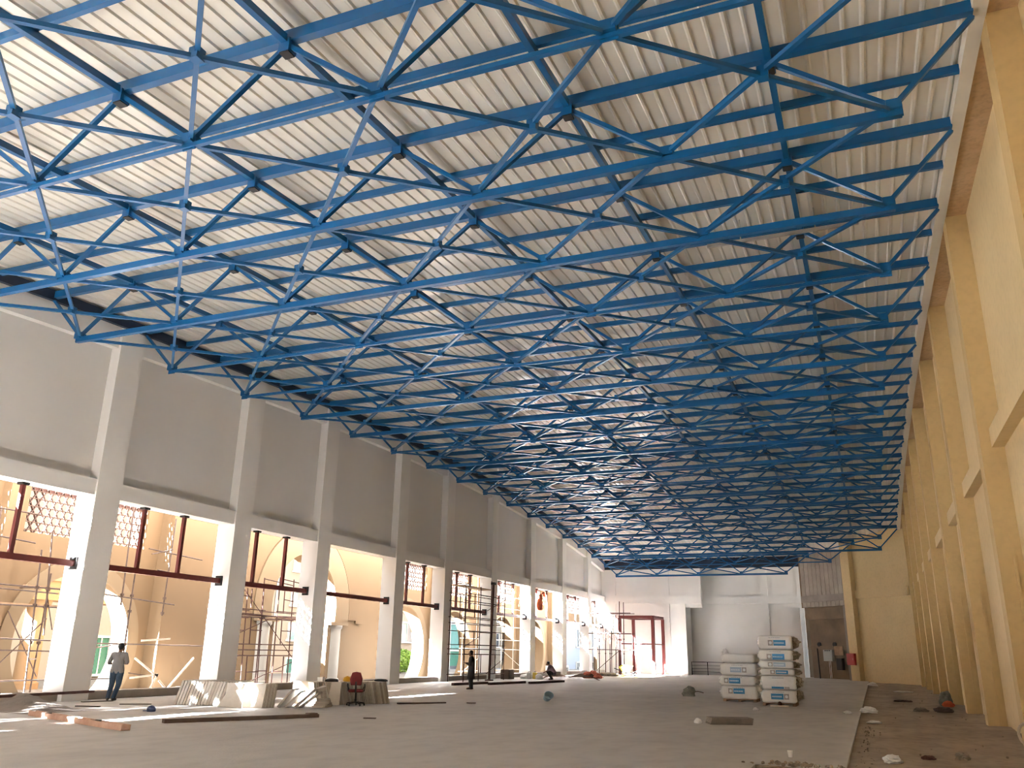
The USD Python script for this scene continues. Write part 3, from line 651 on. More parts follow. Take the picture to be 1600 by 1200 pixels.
# red steel portal frame against the end wall
t = thing('portal_frame', 'red painted steel box frame standing at the white end wall', 'steel frame', (-19.3, 77.0, 0))
for X, Y in ((-1.85, 0), (1.2, 0), (-1.45, 3.4), (1.35, 3.4)): 
    p = obj('post', MB().box(X-.13, X+.13, Y-.13, Y+.13, .0, 4.85), 'red_steel', t); obj('base_plate', MB().box(X-.22, X+.22, Y-.22, Y+.22, 0, .04), 'red_steel', p)
for a, b in (((-1.85, 0), (1.2, 0)), ((-1.45, 3.4), (1.35, 3.4)), ((-1.85, 0), (-1.45, 3.4)), ((1.2, 0), (1.35, 3.4))): obj('top_beam', MB().bar((*a, 4.95), (*b, 4.95), .2, .26), 'red_steel', t)
for a, b in (((-1.85, 0), (1.2, 0)), ((1.2, 0), (1.35, 3.4))): obj('rail', MB().bar((*a, 2.62), (*b, 2.62), .07, .09), 'red_steel', t)
# railing in the recess
t = thing('railing', 'thin dark metal railing across the recess in the end wall', 'railing', (-15.8, 82.4, 0))
for X in np.arange(0, 8.7, 1.45): obj('post', MB().box(X-.03, X+.03, -.03, .03, 0, 1.15), 'black_steel', t)
for z in (.3, .58, .86): obj('bar', MB().tube((0, 0, z), (8.7, 0, z), .015, 6), 'black_steel', t)
obj('top_rail', MB().bar((-.03, 0, 1.15), (8.73, 0, 1.15), .06, .05), 'black_steel', t)

# ================================================================= PEOPLE
def person(label, loc, rotz, J, shirt_bones, leg_bones, sg, lg, mats, sleeve_cut=None, extra=None, name='person'):
    t = thing(name, label, 'person', loc, rotz)
    bones = [('pelvis', 'chest'), ('hipL', 'hipR'), ('hipL', 'chest'), ('hipR', 'chest'), ('shL', 'shR'), ('chest', 'shL'), ('chest', 'shR'), ('chest', 'neck'), ('neck', 'head'), ('head', 'chin'), ('head', 'crown')]
    for s in 'LR': bones += [('sh'+s, 'el'+s), ('el'+s, 'wr'+s), ('wr'+s, 'palm'+s), ('hip'+s, 'kn'+s), ('kn'+s, 'an'+s), ('an'+s, 'toe'+s)]
    ms = chain(J, bones)
    # fingers, thumb, nose, ears
    add = []
    for s in 'LR':
        w, p = np.array(J['wr'+s][:3]), np.array(J['palm'+s][:3]); d = (p-w)/np.linalg.norm(p-w)
        side = np.cross(d, [0, 0, 1.0]); side /= (np.linalg.norm(side)+1e-6); dn = np.cross(side, d)
        for q, L in zip((-1.5, -.5, .5, 1.5), (.055, .07, .075, .062)):
            b = p + side*q*.019 + d*.02; mid = b + d*L*.6 - dn*.012; e = mid + d*L*.35 - dn*.035
            add += [hull([sph(b, .0095, 8), sph(mid, .009, 8)]), hull([sph(mid, .009, 8), sph(e, .008, 8)])]
        b = p - d*.025 + side*.032; add.append(hull([sph(b, .012, 8), sph(b + d*.045 + side*.02 - dn*.02, .009, 8)]))
    hd = np.array(J['head'][:3]); ch = np.array(J['chin'][:3]); fw = np.array(J['face']); rt = np.cross(fw, [0, 0, 1.0]); rt /= np.linalg.norm(rt)
    add.append(hull([sph(hd + fw*.095 - np.array([0, 0, .0]), .012, 8), sph(hd + fw*.112 - np.array([0, 0, .04]), .016, 8)]))
    for s in (-1, 1): add.append(hull([sph(hd + rt*s*.083 + [0, 0, .015], .016, 8), sph(hd + rt*s*.083 - [0, 0, .035], .012, 8)]))
    body = soft(manifold3d.Manifold.batch_boolean([ms]+add, manifold3d.OpType.Add), .03, 4)
    obj('body', body, 'skin', t, smooth=True)
    for s in (-1, 1): obj('eye', tri(sph(hd + rt*s*.033 + fw*.086 + [0, 0, .012], .013, 10)), 'black_plastic', t, smooth=True)
    obj('shirt', soft(chain(J, shirt_bones, sg), .04, 8), mats[0], t, smooth=True)
    obj('trousers', soft(chain(J, leg_bones, lg), .04, 8), mats[1], t, smooth=True)
    for s in 'LR':
        a, b = np.array(J['an'+s][:3]), np.array(J['toe'+s][:3])
        obj('shoe', soft(hull([sph((a[0], a[1], a[2]-.015), .052), sph((*(a-(b-a)*.25)[:2], .045), .045), sph((b[0], b[1], .038), .038)]), .03, 4), mats[2], t, smooth=True)
    c = np.array(J['crown'][:3])
    hair = manifold3d.Manifold.batch_boolean([hull([sph(c-fw*.012, J['crown'][3]+.012), sph(hd-fw*.03, J['head'][3]+.006), sph(hd-fw*.045-[0, 0, .06], .055)])], manifold3d.OpType.Add)
    cut = manifold3d.Manifold.cube([.4, .4, .4], True).translate(list(map(float, hd + fw*.245 - np.array([0, 0, .13]))))
    obj('hair', soft(hair - cut, .025, 4), 'hair', t, smooth=True)
    if extra: extra(t)
    return t
def joints(**k):
    J = dict(pelvis=(0, 0, .93, .125), chest=(0, -.01, 1.30, .135), neck=(0, 0, 1.49, .055), head=(0, .02, 1.66, .086), chin=(0, .075, 1.575, .045), crown=(0, -.005, 1.70, .092), face=(0, 1, 0),
             shL=(-.19, 0, 1.42, .062), shR=(.19, 0, 1.42, .062), elL=(-.25, -.02, 1.14, .045), elR=(.25, -.02, 1.14, .045), wrL=(-.2, .18, 1.05, .03), wrR=(.2, .18, 1.05, .03), palmL=(-.17, .25, 1.06, .034), palmR=(.17, .25, 1.06, .034),
             hipL=(-.1, 0, .9, .105), hipR=(.1, 0, .9, .105), knL=(-.11, .02, .49, .062), knR=(.11, .02, .49, .062), anL=(-.11, -.02, .09, .043), anR=(.11, -.02, .09, .043), toeL=(-.14, .15, .045, .038), toeR=(.14, .15, .045, .038))
    J.update(k); return J
TORSO = [('pelvis', 'chest'), ('hipL', 'chest'), ('hipR', 'chest'), ('shL', 'shR'), ('chest', 'shL'), ('chest', 'shR'), ('chest', 'chestT')]
LEGS = [('hipL', 'hipR'), ('hipL', 'knL'), ('hipR', 'knR'), ('knL', 'anL'), ('knR', 'anR')]
def with_mid(J):
    for s in 'LR':
        a, b = np.array(J['sh'+s]), np.array(J['el'+s]); J['slv'+s] = tuple(a+(b-a)*.88)
        a, b = np.array(J['el'+s]), np.array(J['wr'+s]); J['cuf'+s] = tuple(a+(b-a)*.85)
    J['chestT'] = (J['chest'][0]*.3+J['neck'][0]*.7, J['chest'][1]*.3+J['neck'][1]*.7, J['chest'][2]*.3+J['neck'][2]*.7, .075)
    return J
# the man in the checked shirt: seen from behind, forearms held in front, weight on one leg
J = with_mid(joints(knL=(-.12, .05, .49, .066), anL=(-.16, -.03, .09, .046), toeL=(-.2, .13, .045, .038), knR=(.09, .06, .50, .066), anR=(.03, -.10, .10, .046), toeR=(.06, .06, .045, .038), head=(.03, .03, 1.66, .086), chin=(.07, .075, 1.58, .045), crown=(.025, 0, 1.70, .092), face=(.55, .835, 0),
    elL=(-.285, -.03, 1.15, .046), elR=(.285, -.03, 1.16, .046), wrL=(-.16, .19, 1.12, .03), wrR=(.14, .2, 1.14, .03), palmL=(-.10, .23, 1.15, .034), palmR=(.07, .24, 1.16, .034)))
def belt(t):
    v, f = lathe([(.155, .955), (.162, .96), (.162, .995), (.155, 1.0)], 24); v = v*[1.18, .88, 1]; obj('belt', (v, f), 'shoe', t, smooth=40)
person('man in a checked short-sleeved shirt and jeans standing with his back turned', (-23.05, 21.95, 0), 33, J, TORSO + [('shL', 'slvL'), ('shR', 'slvR')], LEGS, .022, .02, ('checked_shirt', 'jeans', 'shoe'), extra=belt)
# the man in dark clothes, side on, looking down at his hands
J = with_mid(joints(chin=(0, .085, 1.54, .045), head=(0, .045, 1.63, .086), crown=(0, .03, 1.68, .092), knL=(-.1, .03, .49, .062), knR=(.1, .0, .49, .062), elL=(-.22, .0, 1.12, .045), elR=(.22, .0, 1.12, .045), wrL=(-.1, .23, 1.18, .03), wrR=(.1, .23, 1.17, .03), palmL=(-.05, .31, 1.2, .034), palmR=(.05, .30, 1.19, .034)))
def kurta(t):
    v, f = lathe([(.19, 1.02), (.2, .85), (.22, .6), (.235, .48), (.225, .48), (.19, .9)], 22); v = v*[1.05, .8, 1]; obj('shirt_tail', (v, f), 'dark_cloth', t, smooth=40)
    obj('phone', MB().obox((0, .37, 1.24), (.035, 0, 0), (0, .05, .05), (0, -.004, .004)), 'black_plastic', t)
person('man in long dark shirt standing side-on, looking down at his hands', (-17.95, 38.5, 0), 103, J, TORSO + [('shL', 'slvL'), ('shR', 'slvR'), ('elL', 'cufL'), ('elR', 'cufR'), ('shL', 'elL'), ('shR', 'elR')], LEGS, .022, .024, ('dark_cloth', 'charcoal_cloth', 'shoe'), extra=kurta)
# the man crouching at the heap
J = with_mid(dict(pelvis=(0, -.12, .42, .13), chest=(0, .10, .76, .135), neck=(0, .24, .93, .055), head=(0, .34, 1.03, .086), chin=(0, .40, .95, .045), crown=(0, .31, 1.08, .092), face=(0, .93, -.37),
    shL=(-.19, .19, .86, .062), shR=(.19, .19, .86, .062), elL=(-.25, .30, .58, .045), elR=(.25, .32, .6, .045), wrL=(-.12, .5, .5, .03), wrR=(.12, .5, .48, .03), palmL=(-.09, .57, .48, .034), palmR=(.09, .57, .46, .034),
    hipL=(-.1, -.1, .40, .11), hipR=(.1, -.1, .40, .11), knL=(-.16, .32, .50, .065), knR=(.16, .34, .48, .065), anL=(-.14, .05, .09, .045), anR=(.14, .07, .09, .045), toeL=(-.16, .22, .045, .038), toeR=(.16, .24, .045, .038)))
person('man in a mauve shirt crouching over a brown sheet near the far bays', (-20.3, 56.6, 0), 100, J, TORSO + [('shL', 'slvL'), ('shR', 'slvR')], LEGS, .026, .026, ('mauve_cloth', 'dark_cloth', 'shoe'))

# ================================================================= MARBLE SLABS
def slab_mesh(t, d, h, seed, chip=.03):
    """a slab t thick (x), d deep (y), h high (z) with slightly broken corners"""
    g = np.random.default_rng(seed); c = g.uniform(.2, 1, 4)*chip
    p = Polygon([(-d/2+c[0], 0), (d/2-c[1], 0), (d/2, c[1]), (d/2, h-c[2]), (d/2-c[2]*1.4, h), (-d/2+c[3], h), (-d/2, h-c[3]*1.5), (-d/2, c[0])])
    return MB().ext(p, -t/2, t/2)
def place_slab(mesh, loc, rz, lean, mat_, label, group=None, tilt_axis='y', pitch=0):
    v, f = mesh.get() if isinstance(mesh, MB) else mesh
    R = Rotation.from_euler('z', rz, degrees=True)*Rotation.from_euler('y', lean, degrees=True)*Rotation.from_euler('x', pitch, degrees=True)
    v = R.apply(v); v[:, 2] -= v[:, 2].min()
    x = thing('marble_slab', label, 'marble slab', loc, 0, group)
    obj('stone', (v, f), mat_, x); return x
p0, p1 = np.array([-16.72, 24.2]), np.array([-15.2, 26.25]); d = (p1-p0); L = np.linalg.norm(d); d /= L; nrm = np.array([-d[1], d[0]])
rz = math.degrees(math.atan2(d[1], d[0])); N = 40
for i in range(N):
    th = L/N*rng.uniform(.55, .93)*math.cos(.24); dd = rng.uniform(.9, 1.0); c = p0 + d*(L*(i+.5)/N) + nrm*(dd/2 + rng.uniform(0, .02))
    place_slab(slab_mesh(th, dd, .71+rng.uniform(-.012, .012), i, .015), (*c, 0), rz, -14, f'marble_{rng.integers(5)}', f'cream marble slab on edge in the long leaning row behind the red chair, {nth(N-i)} from right', 'slabs of the long leaning row')
p0, p1 = np.array([-20.15, 21.55]), np.array([-18.35, 22.15]); d = (p1-p0); L = np.linalg.norm(d); d /= L; nrm = np.array([-d[1], d[0]]); rz = math.degrees(math.atan2(d[1], d[0])); N = 20
for i in range(N):
    th = L/N*rng.uniform(.7, .93); dd = 1.15; c = p0 + d*(L*(i+.5)/N) + nrm*(dd/2)
    place_slab(slab_mesh(th, dd, .72, 100+i, .012), (*c, 0), rz, 16, f'marble_{(0, 2, 2, 4)[i % 4]}', f'white marble slab on edge in the left-hand leaning pack, {nth(i+1)} from left', 'slabs of the left pack')
for i in range(8):
    place_slab(slab_mesh(.055, 1.42+.015*i, .68, 200+i, .012), (-17.78+.004*i, 21.92+.058*i, 0), -88, -9, f'marble_{(2, 0, 2, 4)[i % 4]}', f'broad white marble slab facing the camera, {nth(i+1)} of its upright pack from the front', 'slabs of the broad pack')
g = Polygon([(-.50, 0), (.42, 0), (.30, .52), (-.28, .50), (-.36, .36)])
place_slab(MB().ext(g, -.018, .018), (-17.98, 21.62, 0), -92, -20, 'marble_2', 'small broken marble offcut leaning on the broad white slabs')
place_slab(slab_mesh(.05, 1.7, .70, 300), (-16.95, 24.45, 0), -80, -4, 'marble_0', 'long upright marble slab behind the broken pieces')
for i, (X, Y, rz_, ln, t_, d_, h_) in enumerate([(-17.0, 22.75, 20, 40, .06, .8, .66), (-16.86, 22.9, 24, 44, .05, .8, .62), (-16.62, 23.0, 30, 48, .07, .9, .74), (-16.5, 23.1, 26, 52, .05, .85, .7)]):
    place_slab(slab_mesh(t_, d_, h_, 310+i, .06), (X, Y, 0), rz_, ln, f'marble_{(3, 1, 3, 4)[i]}', f'broken marble slab slumped sideways between the packs, {nth(i+1)} from left', 'slumped broken slabs')
for i in range(4):
    v, f = slab_mesh(.055, .95-.05*i, .42, 330+i, .08).get(); v = Rotation.from_euler('yz', [90, 18+6*i], degrees=True).apply(v); v[:, 2] -= v[:, 2].min()
    x = thing('marble_slab', f'short marble piece lying flat in the low pile, {nth(i+1)} from the bottom', 'marble slab', (-16.22, 23.45, .006+.058*i), 0, 'flat marble pieces'); obj('stone', (v, f), f'marble_{(4, 3, 1, 3)[i]}', x)
v, f = slab_mesh(.11, .85, .32, 350, .05).get(); v = Rotation.from_euler('yxz', [75, 0, 38], degrees=True).apply(v); v[:, 2] -= v[:, 2].min()
x = thing('marble_slab', 'thick dark marble block resting on top of the slumped slabs', 'marble slab', (-16.35, 23.55, .42)); obj('stone', (v, f), 'marble_3', x)

# hard hat, folded cloth and white block on the slabs
t = thing('hard_hat', 'yellow hard hat lying on top of the marble slabs', 'helmet', (-16.28, 25.2, .70), 40)
obj('shell', (lambda q: (q[0]*[1, 1.15, 1], q[1]))(lathe([(.175, 0), (.175, .01), (.145, .02), (.14, .07), (.12, .12), (.08, .155), (.03, .17), (.001, .172)], 22)), 'helmet_yellow', t, smooth=50)
obj('brim', MB().tm(trimesh.creation.cylinder(.19, .012, sections=24, transform=trimesh.transformations.translation_matrix((0, .02, .006)))), 'helmet_yellow', t)
obj('ridge', MB().path([(0, -.14, .08), (0, -.08, .155), (0, 0, .178), (0, .08, .155), (0, .15, .08)], .012, 6), 'helmet_yellow', t)
def blob(sx, sy, sz, seed, amp=.35, sc=6, n=3):
    m = trimesh.creation.icosphere(n); v = np.array(m.vertices); k = 1+amp*(meshkit.fbm(v*sc*.3+seed*7, 4, seed)-.5)*2
    v = v*k[:, None]*[sx, sy, sz]; v[:, 2] = np.maximum(v[:, 2], -sz*.45); v[:, 2] -= v[:, 2].min(); return v, np.array(m.faces)
t = thing('folded_jacket', 'dark folded jacket lying on the slabs beside the yellow hard hat', 'clothing', (-16.62, 24.8, .70)); obj('cloth', blob(.26, .14, .07, 3), 'dark_cloth', t, smooth=True)
t = thing('white_block', 'small white block standing on the slabs left of the jacket', 'block', (-16.75, 24.4, .715)); obj('block', tri(rbox(.2, .16, .13, .012)), 'paper_white', t, smooth=40)
t = thing('dark_bag', 'flat dark bag lying on the right end of the slab row', 'bag', (-15.72, 26.45, .70)); obj('bag', blob(.24, .15, .05, 8), 'charcoal_cloth', t, smooth=True)

# ================================================================= OFFICE CHAIR
t = thing('office_chair', 'red fabric office chair with black arms in front of the slabs', 'office chair', (-15.62, 24.75, 0), 28)
for k in range(5):
    a = k*2*math.pi/5+.3; e = np.array([.29*math.cos(a), .29*math.sin(a), .075])
    lg = obj('base_leg', MB().bar((0, 0, .12), e, .05, .035), 'black_plastic', t)
    obj('caster', MB().tube(e+[-.02, 0, -.045], e+[.02, 0, -.045], .03, 12), 'black_plastic', lg)
obj('gas_column', MB().tube((0, 0, .08), (0, 0, .40), .028, 12).tube((0, 0, .08), (0, 0, .2), .04, 12), 'black_plastic', t)
obj('seat', tri(hull([sph((i*.19, j*.19, .455), .045, 12) for i in (-1, 1) for j in (-1, 1)]).refine(2)), 'chair_fabric', t, smooth=50)
bk = hull([sph((i*.14, -.235, .66), .035, 12) for i in (-1, 1)] + [sph((i*.17, -.255, .82), .035, 12) for i in (-1, 1)] + [sph((i*.11, -.285, .985), .035, 12) for i in (-1, 1)] + [sph((0, -.29, 1.005), .035, 12)])
obj('backrest', tri(bk.refine(2)), 'chair_fabric', t, smooth=50)
obj('back_bar', MB().bar((0, -.1, .40), (0, -.27, .43), .05, .025).bar((0, -.27, .42), (0, -.29, .74), .05, .025, (0, 1, 0)), 'black_plastic', t)
for s in (-1, 1):
    obj('armrest', MB().path([(s*.18, .05, .42), (s*.26, .06, .45), (s*.275, .05, .62), (s*.275, .0, .66), (s*.275, -.16, .66), (s*.265, -.2, .6), (s*.2, -.12, .44)], .02, 8), 'black_plastic', t)

# ================================================================= INSULATION BALES
def bale_mesh(w, dp, h, seed, bulge=.03):
    g = tri(rbox(w, dp, h, .09, 16).refine_to_length(.055)); v = np.array(g.vertices)
    nz = meshkit.fbm(v*5+seed*3.1, 4, seed)-.5
    c = v - [0, 0, h/2]; v = v + c/np.maximum(np.linalg.norm(c, axis=1, keepdims=True), .01)*nz[:, None]*.045
    s = np.sin(np.pi*np.clip(v[:, 2]/h, 0, 1)); v[:, 0] *= 1+bulge*(s-.5)
    v[:, 1] = np.maximum(v[:, 1], -dp/2); v[:, 2] = np.clip(v[:, 2], 0, h); return v, np.array(g.faces)
def end_mesh(dp, h, seed):
    m = trimesh.creation.icosphere(4); v = np.array(m.vertices)
    k = 1+.55*(meshkit.fbm(v*2.6+seed*5.3, 5, seed)-.5)*2; v = v*k[:, None]*[.24, dp*.42, h*.42]; v[:, 2] = np.clip(v[:, 2]+h/2, .008, h-.008); v[:, 1] = np.clip(v[:, 1], -dp*.48, dp*.48); return v, np.array(m.faces)
def bale(label, group, x0, x1, yf, z0, z1, dp, seed, lab, endr='bale_end', endl='bale_wrap', yaw=0):
    w, h = x1-x0, z1-z0-.01
    t = thing('insulation_bale', label, 'insulation bale', ((x0+x1)/2, yf+dp/2, z0), yaw, group)
    obj('wrap', bale_mesh(w, dp, h, seed), 'bale_wrap', t, smooth=60)
    for s, mm in ((1, endr), (-1, endl)):
        v, f = end_mesh(dp, h, seed+s*17); obj('gathered_end', (v*[1 if mm == 'bale_end' else .55, 1, 1]+[s*(w/2-.03), 0, 0], f), mm, t, smooth=60)
    if lab:
        lx, lz, kind, flip = lab; q = 1 if not flip else -1; H_ = min(.20, h*.55) if kind != 'thin' else .07
        pt = obj('label_panel', MB().box(lx-.22, lx+.22, -dp/2-.006, -dp/2+.02, lz-H_/2, lz+H_/2), 'label_pale' if kind == 'pale' else 'label_blue', t)
        m = MB()
        for k in range(9): m.box(lx-.19+k*.04, lx-.19+k*.04+.026, -dp/2-.011, -dp/2, lz-.028, lz+.022)
        if kind != 'thin': obj('print', m, 'label_white', pt)
        lg = obj('label_panel', MB().box(lx-q*.33-.09, lx-q*.33+.09, -dp/2-.005, -dp/2+.02, lz-H_/2, lz+H_/2), 'label_grey', t)
        if kind != 'thin': obj('emblem', MB().tm(trimesh.creation.cylinder(min(.055, H_*.35), .012, sections=16, transform=trimesh.transformations.translation_matrix((lx-q*.33, -dp/2-.004, lz)) @ trimesh.transformations.rotation_matrix(math.pi/2, (1, 0, 0)))), 'label_white', lg)
    if h > .3:
        m = MB()
        for k in range(12): m.box(-w*.18+k*.036, -w*.18+k*.036+.022, -dp/2-.004, -dp/2+.02, h*.9-.04, h*.9-.02)
        obj('small_print', m, 'print_grey', t)
SH = 'white insulation bale, taller right stack, '
for i, (z0, z1, lab, dx) in enumerate([(.10, .57, (-.06, .23, 'blue', True), 0), (.57, 1.07, (-.04, .07, 'thin', True), .02), (1.07, 1.32, (.17, .12, 'blue', False), .0), (1.32, 1.60, (.12, .14, 'pale', False), -.02), (1.60, 2.0, (.10, .14, 'blue', False), -.02), (2.0, 2.52, (.17, .24, 'blue', False), -.01)]):
    bale(SH + ['at the very bottom, label above the wedge', 'second from bottom with a thin blue strip', 'third from bottom', 'fourth from bottom with a pale faded label', 'second from the top', 'on the very top'][i], 'bales of the right stack', -4.05+dx, -2.82+dx, 34.5, z0, z1, 1.45, 20+i, lab)
SH = 'white insulation bale, lower left stack, '
for i, (z0, z1, lab, dx) in enumerate([(.10, .61, (.0, .30, 'blue', False), 0), (.61, .99, (-.12, .18, 'blue', False), -.03), (.99, 1.47, (-.10, .22, 'pale', True), .02)]):
    bale(SH + ['at the bottom', 'second from bottom', 'third from bottom with a pale label'][i], 'bales of the left stack', -5.86+dx, -4.46+dx, 36.5, z0, z1, 1.3, 40+i, lab, 'bale_wrap', 'bale_wrap')
t = thing('insulation_bale', 'rumpled unlabelled insulation bale lying on top of the left stack', 'insulation bale', (-5.1, 37.15, 1.47), -3, 'bales of the left stack')
obj('wrap', bale_mesh(1.28, 1.15, .36, 60, .05), 'bale_wrap', t, smooth=60)
v, f = blob(.18, .3, .30, 12, .5, 8); obj('gathered_end', (v+[-.6, 0, .08], f), 'bale_wrap', t, smooth=True)
for nm, lx, ly, w, lab in (('l', -5.15, 37.1, 1.3, 'low wooden pallet under the left bale stack'), ('r', -3.45, 35.2, 1.2, 'low wooden pallet under the right bale stack')):
    t = thing('pallet', lab, 'pallet', (lx, ly, 0))
    for k in range(5): obj('deck_board', MB().box(-w/2, w/2, -.6+k*.28, -.6+k*.28+.1, .075, .097), 'plank_wood', t)
    for k in range(3): obj('bearer', MB().box(-w/2+k*(w/2-.06), -w/2+k*(w/2-.06)+.12, -.62, .62, 0, .075), 'plank_wood', t)
t = thing('timber_wedge', 'small rust brown wedge propped against the bottom bale of the right stack', 'wedge', (-3.4, 34.28, 0)); v, f = blob(.07, .06, .12, 5, .3); obj('block', (v, f), 'red_rust', t, smooth=True)
t = thing('wood_offcut', 'short pale wood strip on the floor before the right bale stack', 'wood strip', (-3.38, 34.0, 0)); obj('strip', MB().box(-.33, .33, -.06, .06, .001, .05), 'scaffold_light', t)

# ================================================================= BOARDS, HEAPS, DEBRIS ON THE FLOOR
t = thing('timber_beam', 'long pinkish timber channel lying on the floor at lower left', 'timber beam', (-17.28, 15.45, 0), math.degrees(math.atan2(14.58-16.32, -14.82+19.75)))
obj('channel', MB().box(-2.6, 2.6, -.10, .10, .003, .03).box(-2.6, 2.6, -.10, -.07, .03, .12).box(-2.6, 2.6, .07, .10, .03, .12), 'pink_plank', t)
for x_ in (-1.7, -.2, 1.1): obj('stain_cleat', MB().box(x_-.12, x_+.12, -.07, .07, .03, .125), 'dark_plank', t)
t = thing('timber_beam', 'long dark brown plank lying on the floor in front of the slabs', 'timber beam', (-14.66, 18.2, 0), math.degrees(math.atan2(19.99-16.44, -13.75+15.58)))
obj('plank', MB().box(-2.0, 2.0, -.09, .09, .003, .09), 'dark_plank', t); obj('cleat', MB().box(1.7, 1.95, -.10, .10, .09, .12), 'dark_plank', t)
t = thing('sand_heap', 'low grey heap of sand beside the first visible column', 'heap', (-21.95, 17.7, 0))
v, f = gridmesh(-1.9, 1.9, -1.2, 1.2, 60, 40, 0, 0, 1, 1); r = np.hypot(v[:, 0]/1.85, v[:, 1]/1.1); v[:, 2] = .42*np.clip(1-r, 0, 1)**1.1*(1+.7*(meshkit.fbm(v*2.5, 4, 9)-.5)) + .002; obj('sand', (v, f), 'sand', t, smooth=True, kind='stuff')
t = thing('steel_bar', 'dark red steel bar lying across the grey sand heap', 'steel bar', (-22.0, 17.3, .0))
obj('bar', MB().bar((-.5, -.75, .30), (.75, 2.2, .42), .07, .07), 'red_rust', t)
small = [('wood_offcut', 'flat dark offcut on the floor right of the sand heap', (-21.3, 19.4), 20, .35, .06, .03, 'dark_plank'), ('wood_offcut', 'thin dark lath on the floor by the man in jeans', (-21.0, 20.9), 40, .45, .04, .03, 'dark_plank'),
         ('wood_offcut', 'thin brown lath against the kerb behind the man in jeans', (-22.9, 21.2), 75, .5, .05, .03, 'dark_plank'), ('wood_offcut', 'dark lath lying right of the long slab row', (-14.4, 27.0), 55, .9, .07, .05, 'dark_plank'),
         ('wood_offcut', 'little dark chip near the right end of slab row', (-13.2, 28.4), 25, .16, .05, .03, 'dark_plank'), ('wood_offcut', 'tiny dark chip on the bare floor in front of slabs', (-12.4, 20.4), 20, .16, .06, .03, 'dark_plank')]
for nm, lab, (X, Y), rz_, l_, w_, h_, mm in small:
    t = thing(nm, lab, 'wood offcut', (X, Y, 0), rz_); obj('lath', MB().box(-l_, l_, -w_, w_, .002, h_), mm, t)
t = thing('cap', 'small navy blue cap on the floor left of the white slabs', 'cap', (-18.55, 19.05, 0)); obj('crown', blob(.13, .12, .11, 4, .1), 'navy_plastic', t, smooth=True); obj('peak', MB().box(-.22, -.08, -.08, .08, .01, .03), 'navy_plastic', t)
t = thing('tile_stack', 'stack of dark grey boards on the floor in front of the bales', 'stack of boards', (-3.78, 24.5, 0), 24)
for k in range(4): obj('board', MB().box(-.56+.012*k, .56+.01*k, -.28, .28+.012*(k % 2), .003+.042*k, .040+.042*k), 'tile_grey', t)
t = thing('stone_chip', 'small white stone at the left corner of the dark board stack', 'stone', (-4.55, 24.25, 0)); obj('stone', blob(.10, .08, .09, 21, .3), 'paper_white', t, smooth=30)
t = thing('crumpled_sack', 'green-grey crumpled sack on the floor left of the bales', 'sack', (-7.75, 39.5, 0)); obj('body', blob(.30, .24, .27, 31, .5), 'green_grey', t, smooth=30); obj('top_fold', (lambda q: (q[0]+[.05, 0, .2], q[1]))(blob(.16, .14, .12, 33, .5)), 'paper_white', t, smooth=30); obj('strap', MB().path([(.2, 0, .2), (.4, .05, .22), (.62, .1, .16)], .02, 6), 'dark_plank', t)
t = thing('plastic_tub', 'pale blue crushed plastic tub lying on the open floor', 'tub', (-11.5, 31.4, 0), 40)
v, f = lathe([(.001, 0), (.13, 0), (.14, .02), (.18, .30), (.19, .31), (.17, .31), (.12, .03), (.001, .02)], 18); v = Rotation.from_euler('x', 62, degrees=True).apply(v*[1, .8, 1]); v[:, 2] -= v[:, 2].min(); obj('tub', (v, f), 'drum_blue', t, smooth=40)
t = thing('hose_coil', 'cream coil of hose leaning by the yellow wall at lower right', 'hose', (2.92, 21.7, -.04)); a = np.linspace(0, 2*np.pi, 40)
for k in range(2): obj('loop', MB().path(np.c_[.27*np.cos(a), .05*k+.16*np.sin(a), .30+.25*np.sin(a)], .028, 7), 'hose_cream', t, smooth=True)
# scattered things along the rough strip
bits = [('paper_scrap', 'large crumpled white paper on the rough strip at the bottom edge', 'paper', (.12, 17.9), (.15, .11, .09), 'paper_white'), ('cup', None, None, None, None, None),
        ('paper_scrap', 'crumpled white paper at the slab edge beside the bales', 'paper', (-.35, 33.5), (.26, .2, .14), 'paper_white'), ('paper_scrap', 'flat white paper at the slab edge further down', 'paper', (-.2, 28.3), (.2, .15, .05), 'paper_white'),
        ('paper_scrap', 'white scrap on the slab right of the bales', 'paper', (-1.0, 31.5), (.13, .1, .06), 'paper_white'), ('paper_scrap', 'white scrap on the floor just in front of the bales', 'paper', (-3.9, 31.3), (.1, .08, .06), 'paper_white'),
        ('rubble_lump', 'brown clod on the rough strip near the bottom edge', 'clod', (1.35, 19.2), (.13, .1, .09), 'rubble'), ('rubble_lump', 'flat brown clod on the rough strip, middle', 'clod', (.75, 18.9), (.12, .08, .05), 'red_rust'),
        ('rag', 'dark crumpled rag on the rough strip near the columns', 'rag', (2.1, 35.6), (.30, .16, .13), 'dark_plank'), ('rag', 'brown crumpled rag beside the dark rag near the columns', 'rag', (1.35, 35.6), (.25, .13, .10), 'tile_grey'),
        ('rag', 'dark flat rag further along the rough strip', 'rag', (.95, 43), (.35, .16, .06), 'dark_plank'), ('paper_scrap', 'white plaster scraps on the far rough strip', 'plaster', (1.3, 55), (.5, .25, .06), 'paper_white'), ('rubble_lump', 'pale stones at the far slab corner', 'stone', (-.3, 66), (.3, .25, .18), 'paper_white')]
for nm, lab, cat, xy, s_, mm in bits:
    if lab is None: continue
    t = thing(nm, lab, cat, (*xy, -.06 if xy[0] > -.6 else 0)); obj('lump', blob(*s_, int(abs(xy[0]*13+xy[1]*7)), .55, 8), mm, t, smooth=30)
